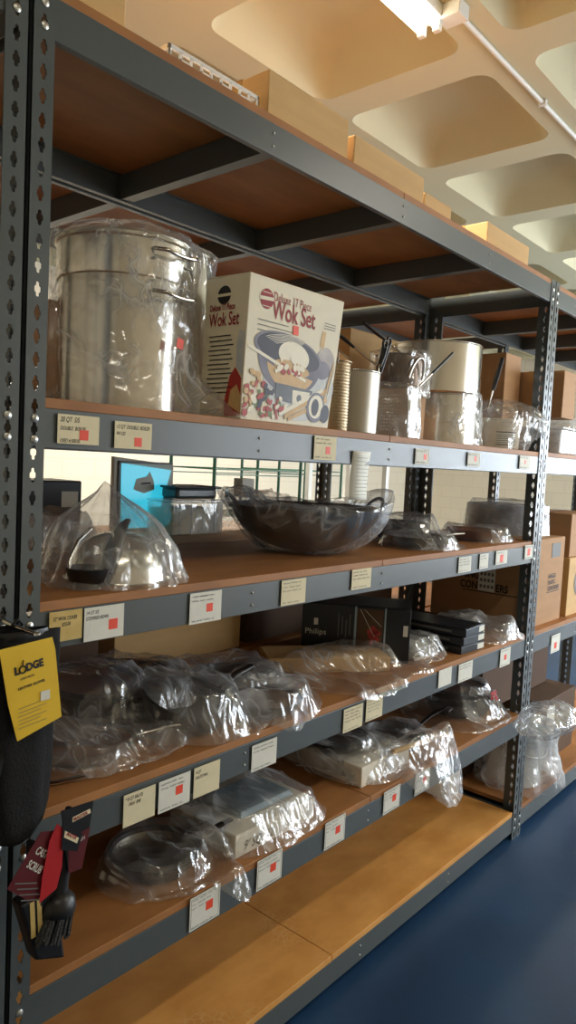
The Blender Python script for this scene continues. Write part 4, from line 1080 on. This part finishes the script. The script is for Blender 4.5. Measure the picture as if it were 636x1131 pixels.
drape('plastic_bag',(2.20,.21,.27,.22,2.2),[fdisc(2.215,.22,.155,.085),fdisc(2.22,.25,.14,.125)],z5,'clear bag with a red mark over the nested dark pans near the right post',m='film_loose',amp=.034,seed=45,droop=True)
_b=bpy.data.objects[-1] if False else [o for o in bpy.data.objects if o.get('label','').startswith('clear bag with a red mark')][0]
mb=MB(); rr=random.Random(5)
for k in range(9):
    x,y=2.20+rr.uniform(-.02,.02),.045+rr.uniform(-.01,.01); z=z5+.10+rr.uniform(-.01,.02)
    mb.add([(x,y,z),(x+.014,y-.004,z+.004),(x+.011,y+.003,z+.016),(x-.003,y+.001,z+.013)],[(0,1,2,3)])
mb.build('red_label','redtag',_b)
# bag bulging out past the right post
def tailskew(x,y,z): return x,y,z
def puff(name,c,rad,label,seed,m='film_loose'):
    mb=MB(); n=60; mm=40; off=Vector((seed,seed*2,1)); vs=[]
    for j in range(mm+1):
        ph=pi*j/mm
        for i in range(n):
            a=2*pi*i/n; d=Vector((sin(ph)*cos(a),sin(ph)*sin(a),cos(ph)))
            r=1+.22*(crz(d*.55+off,3)-.45)+.10*noise.noise(d*1.5+off)
            vs.append((c[0]+rad[0]*d.x*r,c[1]+rad[1]*d.y*r,c[2]+rad[2]*d.z*r))
    fs=[(j*n+i,j*n+(i+1)%n,(j+1)*n+(i+1)%n,(j+1)*n+i) for j in range(mm) for i in range(n)]
    o=mb.add(vs,fs).build(name,m,smooth=180); return tag(o,label,'plastic bag','clear plastic bags over the goods')
puff('plastic_bag',(2.40,-.12,.60),(.21,.11,.066),'inflated clear bag end swelling out in front of the right post',47)
# rear: white sheet carton
carton('carton',2.05,.66,z5,.36,.3,.30,'white carton on the rear unit seen through the gap near the right post','carton_white',tape=False)

# ---------------------------------------------------------------- SHELF 6 / floor level
z6=.1322
carton('carton',2.28,.27,z6,.11,.30,.23,'narrow cream carton standing on the lowest golden shelf board at its right end','carton_white',tape=True)
e=empty('bucket',(2.75,.165,z6)); tag(e,'white lidded bucket in a clear bag on the lowest shelf of the next unit','bucket')
MB().lathe([(0,0),(.125,0),(.135,.01),(.152,.24),(.156,.245),(.156,.26),(.148,.262),(.13,.012),(0,.01)],n=56).build('bucket_body','white_plastic',e,smooth=35)
MB().lathe([(.160,.245),(.162,.27),(.150,.275),(0,.272)],n=56).build('bucket_lid','bluewhite',e,smooth=35)
pp=[(.158*cos(a),.158*sin(a),.22-.06*abs(sin(a))) for a in [radians(180+180*k/16) for k in range(17)]]
MB().tube(pp,.003,n=6).build('bail_handle','zinc',e,smooth=60)
sleeve('plastic_bag',[(.20,.002),(.215,.03),(.21,.08),(.18,.16),(.168,.22),(.175,.27),(.165,.30),(.10,.315),(0,.30)],(2.76,.14,z6),'big cloudy bag sagging round the white bucket onto the beam',m='film_white',amp=.02,seed=50,fold=.02,nf=12,
   skew=lambda x,y,z:(x,y+(.0 if y>-.12 else 0),z))

# ---------------------------------------------------------------- rear unit goods, seen through the gap
e=empty('cyan_box',(.93,.95,z3)); tag(e,'cyan printed box with added glow and white shape, on the rear unit behind the steel bowl','printed box')
vs=[(-.055,0,.255),(.155,-.01,.245),(.115,-.02,.02),(-.02,-.02,.14)]
MB().add([(-.085,.002,.02),(.195,.002,.02),(.195,.002,.262),(-.085,.002,.285),(-.085,.022,.0),(.195,.022,.0),(.195,.022,.262),(-.085,.022,.285)],[(0,3,2,1),(4,5,6,7),(0,1,5,4),(1,2,6,5),(2,3,7,6),(3,0,4,7)]).build('box_body','card',e,bevel=.002)
MB().add([(-.058,-.0015,.262),(.180,-.0015,.240),(.110,-.0015,.02),(-.045,-.0015,.02)],[tuple(range(4))]).build('glow_face','cyan',e)  # cyan face of the box, glow added to brighten it; no lamp here
MB().box((-.068,-.004,.02),(-.058,.001,.266)).box((-.068,-.004,.262),(.186,.001,.270)).build('dark_edge','black',e)
mb=MB().add([(.0,-.003,.165),(.012,-.003,.205),(.06,-.003,.215),(.075,-.003,.235),(.095,-.003,.20),(.10,-.003,.165),(.05,-.003,.15)],[tuple(range(7))]); mb.build('white_print','card',e)
mb=MB().add([(.035,-.0045,.185),(.08,-.0045,.187),(.08,-.0045,.193),(.035,-.0045,.19)],[(0,1,2,3)]); mb.build('dark_print','ink',e)
e=carton('carton',.50,.98,z3,.23,.2,.19,'dark blue box with a white label on the rear unit behind the left post','blackbox',tape=False)
MB().box((.15,-.002,.10),(.215,-.0005,.155)).build('shipping_label','card',e)
drape('plastic_bag',(.48,.80,.20,.12,2.4),[fbox(.35,.72,.60,.86,.08)],z3,'crumpled bag on the rear unit in front of the dark blue box',m='film_white',amp=.04,seed=61,droop=False)
e=empty('clear_food_box',(1.0,.80,z3)); tag(e,'clear plastic food box with ribs on the rear unit behind the brown shelf board','food box')
MB().box((0,0,.001),(.26,.20,.125)).build('box_shell','clamshell',e,bevel=.006); mb=MB()
for k in range(4): mb.box((.03+.06*k,-.003,.005),(.036+.06*k,0,.12))
mb.build('rib','clamshell',e); MB().box((.01,.01,.004),(.25,.19,.10)).build('paper_liner','card_cream',e,bevel=.003)
MB().box((-.006,-.006,.125),(.266,.206,.134)).build('box_lid','clamshell',e,bevel=.003)
e=empty('roasting_tin',(1.07,.86,z3+.134)); tag(e,'dark blue grey tin with a rolled rim on the clear food box','tin')
MB().box((0,0,.0),(.21,.14,.045)).build('tin_body','steel_grey',e,bevel=.012); MB().tube([(-.008,-.008,.045),(.218,-.008,.045),(.218,.148,.045),(-.008,.148,.045),(-.008,-.008,.045)],.005,n=8).build('rolled_rim','iron',e,smooth=60)
drape('plastic_bag',(1.46,.82,.20,.14,2.2),[fbox(1.30,.74,1.58,.90,.13)],z3,'clear bag heap on the rear unit behind the left handle of the wok',m='film_loose',amp=.05,seed=62,droop=False)
o=MB().box((0,0,0),(.07,.05,.075)).build('small_carton','card',bevel=.002); o.location=(1.36,.80,z3+.145); tag(o,'tiny white carton poking above the clear bag heap on the rear unit','carton')
# rear unit, shelf 4: orange lit carton and dark ones
carton('carton',.66,.66,z4,.58,.30,.20,'kraft carton on the rear unit glowing behind the bagged pans','carton',rz=0)
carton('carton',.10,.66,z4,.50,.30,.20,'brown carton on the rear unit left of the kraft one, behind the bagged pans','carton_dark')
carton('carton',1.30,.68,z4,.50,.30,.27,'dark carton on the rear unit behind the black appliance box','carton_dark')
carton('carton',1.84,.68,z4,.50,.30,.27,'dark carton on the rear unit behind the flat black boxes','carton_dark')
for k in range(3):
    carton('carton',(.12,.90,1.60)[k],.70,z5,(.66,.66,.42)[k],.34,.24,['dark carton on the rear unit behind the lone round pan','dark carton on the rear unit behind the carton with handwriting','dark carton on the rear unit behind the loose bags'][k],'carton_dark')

# ---------------------------------------------------------------- back aisle: green wire rack, white frame
def wire_rack(x0,y0,w,d,h,label):
    e=empty('wire_rack',(x0,y0,0)); tag(e,label,'wire rack')
    for a in (0,w):
        for b in (0,d): MB().tube([(a,b,0),(a,b,h)],.0125,n=10).build('post','green',e,smooth=60)
    for z in (.2,.75,1.28,1.60):
        mb=MB()
        for b in (0,d): mb.tube([(0,b,z),(w,b,z)],.004,n=6); mb.tube([(0,b,z-.035),(w,b,z-.035)],.004,n=6)
        for a in (0,w): mb.tube([(a,0,z),(a,d,z)],.004,n=6)
        k=0
        while k*.05<w: mb.tube([(k*.05,0,z+.004),(k*.05,d,z+.004)],.0022,n=5); k+=1
        mb.build('wire_shelf','green',e,smooth=60)
    return e
wire_rack(2.62,2.3,.9,.45,2.3,'green wire rack standing behind the shelving, its poles seen above the wok')
wire_rack(3.95,2.9,.9,.45,2.0,'green wire rack farther right against the cream block wall')
e=empty('dish_rack',(3.75,2.0,0)); tag(e,'white slatted display stand seen between the paper slip and the rear posts','display stand')
for a in (0,.5):
    MB().box((a,0,0),(a+.04,.04,1.78)).build('leg','white_plastic',e); MB().box((a,.4,0),(a+.04,.44,1.78)).build('leg','white_plastic',e)
for z in (.4,.9,1.35,1.74): MB().box((0,0,z),(.54,.44,z+.03)).build('shelf','white_plastic',e)

# ---------------------------------------------------------------- things hanging on the left post
def hook():
    e=empty('display_hook',(-.078,0,1.352)); tag(e,'chrome peg hook on the left post holding the yellow carded gloves','hook')
    MB().tube([(0,0,0),(-.005,-.05,-.002),(.004,-.115,-.006)],.0045,n=10).build('peg','steel_pol',e,smooth=60)
    MB().lathe([(.0,.0),(.007,.001),(.007,.005),(0,.006)],(.004,0,0),n=16).xf(Matrix.Identity(4)).build('peg_tip','steel_pol',e,smooth=50,loc=(0,-.117,-.008))
    MB().tube([(.0,-.055,-.012),(.010,-.057,0),(.0,-.059,.012),(-.010,-.057,0),(.0,-.055,-.012)],.003,n=8).build('hang_loop','black',e,smooth=60)
hook()
def card_gloves():
    # gloves first, card in front; hung at y ~ -.09
    e=empty('oven_gloves',(-.075,-.075,1.34)); tag(e,'pair of black cloth gloves hanging from the yellow card at the left post','gloves')
    def glove(dx,dy,sc,seed):
        mb=MB(); off=Vector((seed,2,3))
        secs=[(0.00,.064,.012),(-.03,.066,.022),(-.10,.065,.028),(-.18,.066,.032),(-.26,.067,.034),(-.32,.062,.030),(-.355,.052,.026),(-.378,.034,.018),(-.388,.012,.008)]
        n=36; vs=[]
        fine=[]
        for k in range(len(secs)-1):
            for j in range(4):
                t=j/4; fine.append(tuple(secs[k][q]*(1-t)+secs[k+1][q]*t for q in range(3)))
        fine.append(secs[-1])
        for (z,rx,ry) in fine:
            for i in range(n):
                a=2*pi*i/n; nz=1+.07*noise.noise(Vector((cos(a)*2,sin(a)*2,z*14))+off)+.05*sin(a*7+z*10)
                vs.append((dx+rx*sc*cos(a)*nz+.01*sin(z*9+seed),dy+ry*sin(a)*nz,z))
        m=len(fine)
        fs=[(j*n+i,j*n+(i+1)%n,(j+1)*n+(i+1)%n,(j+1)*n+i) for j in range(m-1) for i in range(n)]+[tuple(range(n)),tuple(range((m-1)*n,m*n))]
        return mb.add(vs,fs)
    g1=glove(.0,.0,1.0,1).build('glove','cloth_black',e,smooth=70)
    g2=glove(-.03,.035,1.0,5).build('glove','cloth_black',e,smooth=70)
    for g,dx,dy in ((g1,.0,0),(g2,-.03,.035)):
        MB().tube([(dx-.045,dy-.01,-.20),(dx-.068,dy-.015,-.25),(dx-.072,dy-.015,-.31),(dx-.060,dy-.01,-.345)],[.016,.02,.018,.009],n=14,flat=.8).build('thumb','cloth_black',g,smooth=70)
        MB().lathe([(.047,.006),(.050,.0),(.050,-.018),(.048,-.02)],n=36,fn=lambda a,j,r,z:(r,z)).xf(Matrix.Translation((dx,dy,0))@Matrix.Diagonal((1,.3,1,1))).build('cuff_band','black',g,smooth=60)
    c=empty('hang_card',(-.100,-.122,1.332),(0,radians(-2),0)); tag(c,'yellow hang card with bold black lettering in front of the black gloves','hang card')
    pts=[(-.045,0),(.054,.004),(.060,-.02),(.072,-.147),(-.014,-.168),(-.030,-.10)]
    mb=MB(); P=[(x,0,z) for x,z in pts]+[(x,.0008,z) for x,z in pts]; n=len(pts)
    mb.add(P,[tuple(range(n)),tuple(range(2*n-1,n-1,-1))]+[(i,(i+1)%n,n+(i+1)%n,n+i) for i in range(n)]).build('card_sheet','yellow',c)
    def T(body,size,x,z,m='ink',bold=.0,xs=1,rot=6):
        t=text('card_lettering',body,size,m,c,(x,-.0008,z),xs=xs,bold=bold); t.rotation_euler=(radians(90),radians(-rot),0); return t
    T('L',.019,-.018,-.050,bold=.0010); T('DGE',.019,.004,-.047,bold=.0010,xs=.86)
    ring=[(-.0030+.0062*cos(q),-.0012,-.0425+.0062*sin(q)) for q in [2*pi*i/20 for i in range(21)]]
    MB().tube(ring,.0014,n=6).build('skillet_mark','ink',c,smooth=60); MB().tube([(-.003,-.0012,-.036),(-.002,-.0012,-.026)],.0010,n=6).build('skillet_mark','ink',c)
    T('CAST IRON',.0052,-.008,-.061,bold=.0001); T('LEATHER GLOVES',.0064,-.012,-.078,bold=.0002)
    mb=MB()
    for q in range(6): mb.add([(x,-.0009,z) for x,z in ((-.012,-.112-.007*q),(.030+.012*(q%2),-.107-.007*q),(.030+.012*(q%2),-.1062-.007*q),(-.012,-.1112-.007*q))],[(0,1,2,3)])
    mb.build('small_print','ink_grey',c)
    MB().box((.030,-.0016,-.107),(.048,-.0006,-.090)).build('price_sticker','card',c)
card_gloves()
o=MB().box((0,0,0),(.06,.001,.045)).build('price_card','card_cream'); o.location=(-.145,-.004,1.333); o.rotation_euler=(0,radians(-8),0); tag(o,'cream card behind the chrome hook at the far left edge','price card',cg)

def brush():
    e=empty('scrub_brush',(.012,-.095,.965),(0,radians(6),0)); tag(e,'black round scrub brush hanging head down below the gloves','scrub brush')
    MB().tube([(0,0,.03),(.002,0,-.03),(.004,0,-.09),(.0,0,-.135)],[.006,.012,.014,.017],n=14).build('handle','black',e,smooth=60)
    MB().lathe([(.0,-.125),(.02,-.128),(.032,-.14),(.036,-.158),(.034,-.166),(0,-.166)],n=32).build('brush_collar','black',e,smooth=40)
    mb=MB(); rr=random.Random(3)
    for k in range(90):
        a=rr.uniform(0,2*pi); r=.031*sqrt(rr.random()); s=1.25
        p0=Vector((r*cos(a),r*sin(a),-.163)); p1=Vector((r*s*cos(a)-.012,r*s*sin(a),-.198-.02*rr.random()))
        mb.tube([p0,p1],.0030,n=5)
    mb.build('bristles','bristle',e,kind='stuff')
brush()
def brush2():
    e=empty('scrub_brush',(-.055,-.085,.93),(0,radians(-4),0)); tag(e,'black flat scrub brush hanging behind the red tag, tip lowest of the two','scrub brush')
    MB().tube([(0,0,.02),(.0,0,-.04),(.006,0,-.10)],[.010,.014,.020],n=12,flat=.7).build('handle','black',e,smooth=60)
    mb=MB(); mb.prism([(-.036,-.018),(.040,-.018),(.040,.018),(-.036,.018)],-.235,-.08); mb.v=[(x*(1.0 if z>-.15 else .8)+(.02 if z<-.15 else 0),y,z+(.03*(x<0) if z<-.15 else 0)) for x,y,z in mb.v]
    mb.build('brush_head','black',e,bevel=.006)
    mb=MB()
    for q,x in enumerate((-.012,.002)):
        mb.box((x-.0045,-.019,-.155-.01*q),(x+.0045,-.017,-.085))
    mb.build('pale_strap','card_old',e)
    MB().tube([(0,0,.015),(-.005,.03,.2),(-.02,.035,.415)],.0018,n=6).build('hang_cord','black',e,smooth=60)
brush2()
def redtags():
    def sheet(name,poly,y,m,label,border=None):
        n=len(poly); mb=MB(); mb.add([(x,y,z) for x,z in poly]+[(x,y+.001,z) for x,z in poly],[tuple(range(n)),tuple(range(2*n-1,n-1,-1))]+[(i,(i+1)%n,n+(i+1)%n,n+i) for i in range(n)])
        o=mb.build(name,m); tag(o,label,'hang tag','red and black hang tags on the brushes'); return o
    a=sheet('hang_tag',[(-.122,.905),(-.060,.985),(-.022,.975),(-.045,.862),(-.075,.86)],-.125,'redtag_dark','dark red tag reading CAST IRON SCRUB BRUSH, hanging furthest left')
    for b,x,z in (('CAST',-.072,.951),('SCRUB',-.088,.932)):
        t=text('tag_lettering',b,.019,'card',a,(x,-.1262,z),xs=.62,shear=0,bold=.0003); t.rotation_euler=(radians(90),radians(42),0)
    mb=MB()
    for q in range(4): mb.add([(-.108+.004*q,-.1262,.908-.012*q),(-.066+.004*q,-.1262,.892-.012*q),(-.066+.004*q,-.1262,.8945-.012*q),(-.108+.004*q,-.1262,.9105-.012*q)],[(0,1,2,3)])
    mb.build('small_print','ink_grey',a)
    b_=sheet('hang_tag',[(-.030,.992),(-.016,.975),(-.018,.905),(-.028,.868),(-.062,.855),(-.058,.90),(-.045,.965)],-.130,'redtag','bright red folded tag edge between the two brushes')
    c=sheet('hang_tag',[(-.015,1.005),(.056,1.002),(.046,.93),(.034,.875),(.005,.877),(-.004,.94)],-.100,'black','black and red tag standing out furthest right, over the shelf edge')
    MB().add([(.002,-.1006,.945),(.050,-.1006,.952),(.034,-.1006,.876),(.005,-.1006,.878)],[(0,1,2,3)]).build('red_panel','redtag_dark',c)
    MB().add([(.010,-.1009,.975),(.050,-.1009,.980),(.048,-.1009,.989),(.010,-.1009,.985)],[(0,1,2,3)]).build('name_band','card_cream',c)
    t=text('tag_lettering','MASTER',.009,'ink_red',c,(.012,-.1015,.977),xs=.95,bold=.0003); t.rotation_euler=(radians(90),radians(-6),0)
    c.location.y=-.016
    t=text('tag_lettering','BRUSH',.011,'card',c,(.012,-.1015,.93),xs=.8); t.rotation_euler=(radians(90),radians(-6),0)
    d=sheet('hang_tag',[(-.020,1.0),(.022,.955),(.012,.925),(-.022,.94)],-.112,'black','small black tag with a cream name band crossing the bright red one')
    d.location.y=-.021
    MB().add([(-.016,-.1126,.975),(.014,-.1126,.950),(.010,-.1126,.941),(-.018,-.1126,.963)],[(0,1,2,3)]).build('name_band','card_cream',d)
    t=text('tag_lettering','MASTER',.0085,'ink_red',d,(-.014,-.1132,.966),xs=.85,bold=.0003); t.rotation_euler=(radians(90),radians(38),0)
redtags()

# ---------------------------------------------------------------- ceiling lamp, conduit
def strip_light(x0,x1,y,label,detail=True):
    e=empty('ceiling_light',((x0+x1)/2,y,H-.001)); tag(e,label,'ceiling light','fluorescent strip lights'); w=(x1-x0)/2
    MB().box((-w,-.06,-.05),(w,.06,0)).build('lamp_housing','white_plastic',e,bevel=.006)
    for s in (-1,1):
        mb=MB().tube([(-w+.03,s*.035,-.075),(w-.03,s*.035,-.075)],.014,n=14); mb.build('tube','tube',e,smooth=60)
        for q in (-1,1): MB().box((q*(w-.02)-.012,s*.035-.016,-.095),(q*(w-.02)+.012,s*.035+.016,-.05)).build('tube_holder','white_plastic',e,bevel=.003)
    return e
LIGHTS=[]
def lamp_area(name,loc,sx,sy,power,color,rot=(0,0,0),spread=180):
    l=bpy.data.lights.new(name,'AREA'); l.shape='RECTANGLE'; l.size=sx; l.size_y=sy; l.energy=power; l.color=color; l.spread=radians(spread)
    o=bpy.data.objects.new(name,l); COL.objects.link(o); o.location=loc; o.rotation_euler=rot; return o
WARM=(1,.93,.81)
strips=[(.66,1.88,.36,'bare fluorescent strip light on the ceiling rib above the top shelf'),
        (5.2,6.42,.36,'fluorescent strip light farther along the same ceiling rib'),
        (.2,1.42,3.3,'fluorescent strip light over the back aisle'),(3.6,4.82,3.3,'fluorescent strip light over the back aisle, nearer the green racks'),
        (-1.2,.02,-1.75,'fluorescent strip light over the front aisle behind the camera'),(2.6,3.82,-1.75,'fluorescent strip light over the front aisle to the right')]
POW=[46,32,105,105,8,24]
for (a,b,y,l),p in zip(strips,POW):
    strip_light(a,b,y,l)
    lamp_area('tube_glow',((a+b)/2,y,H-.10),b-a-.1,.07,p,WARM)
e=empty('conduit',(1.9,.275,H-.012)); tag(e,'thin white painted conduit running from the strip light along the ceiling rib','conduit')
MB().tube([(0,0,0),(3.3,0,0)],.011,n=12).build('pipe','white_plastic',e,smooth=60)
for x in (.9,1.9,2.9): MB().box((x-.012,-.02,-.013),(x+.012,.02,.011)).build('pipe_clip','white_plastic',e,bevel=.002)
MB().box((-.05,-.05,-.045),(.03,.05,.011)).build('junction_box','white_plastic',e,bevel=.004)

# ---------------------------------------------------------------- daylight
DAY=(.80,.90,1.0)
lamp_area('window_daylight',(X1+.10,-1.95,1.9),2.6,1.9,420,DAY,rot=(0,radians(90),0))
lamp_area('window_daylight',(4.9,Y0-.10,1.85),2.5,2.0,170,(.86,.93,1.0),rot=(radians(90),0,0))
lamp_area('window_daylight',(8.35,Y0-.10,1.85),2.8,2.0,230,(.80,.90,1.0),rot=(radians(90),0,0))
w=bpy.data.worlds.new('daylight'); scn.world=w; w.use_nodes=True
w.node_tree.nodes['Background'].inputs[0].default_value=(.75,.85,1,1); w.node_tree.nodes['Background'].inputs[1].default_value=.6

scn.view_settings.view_transform='Standard'; scn.view_settings.look='None'; scn.view_settings.exposure=.12; scn.view_settings.gamma=1
scn.view_settings.use_curve_mapping=False
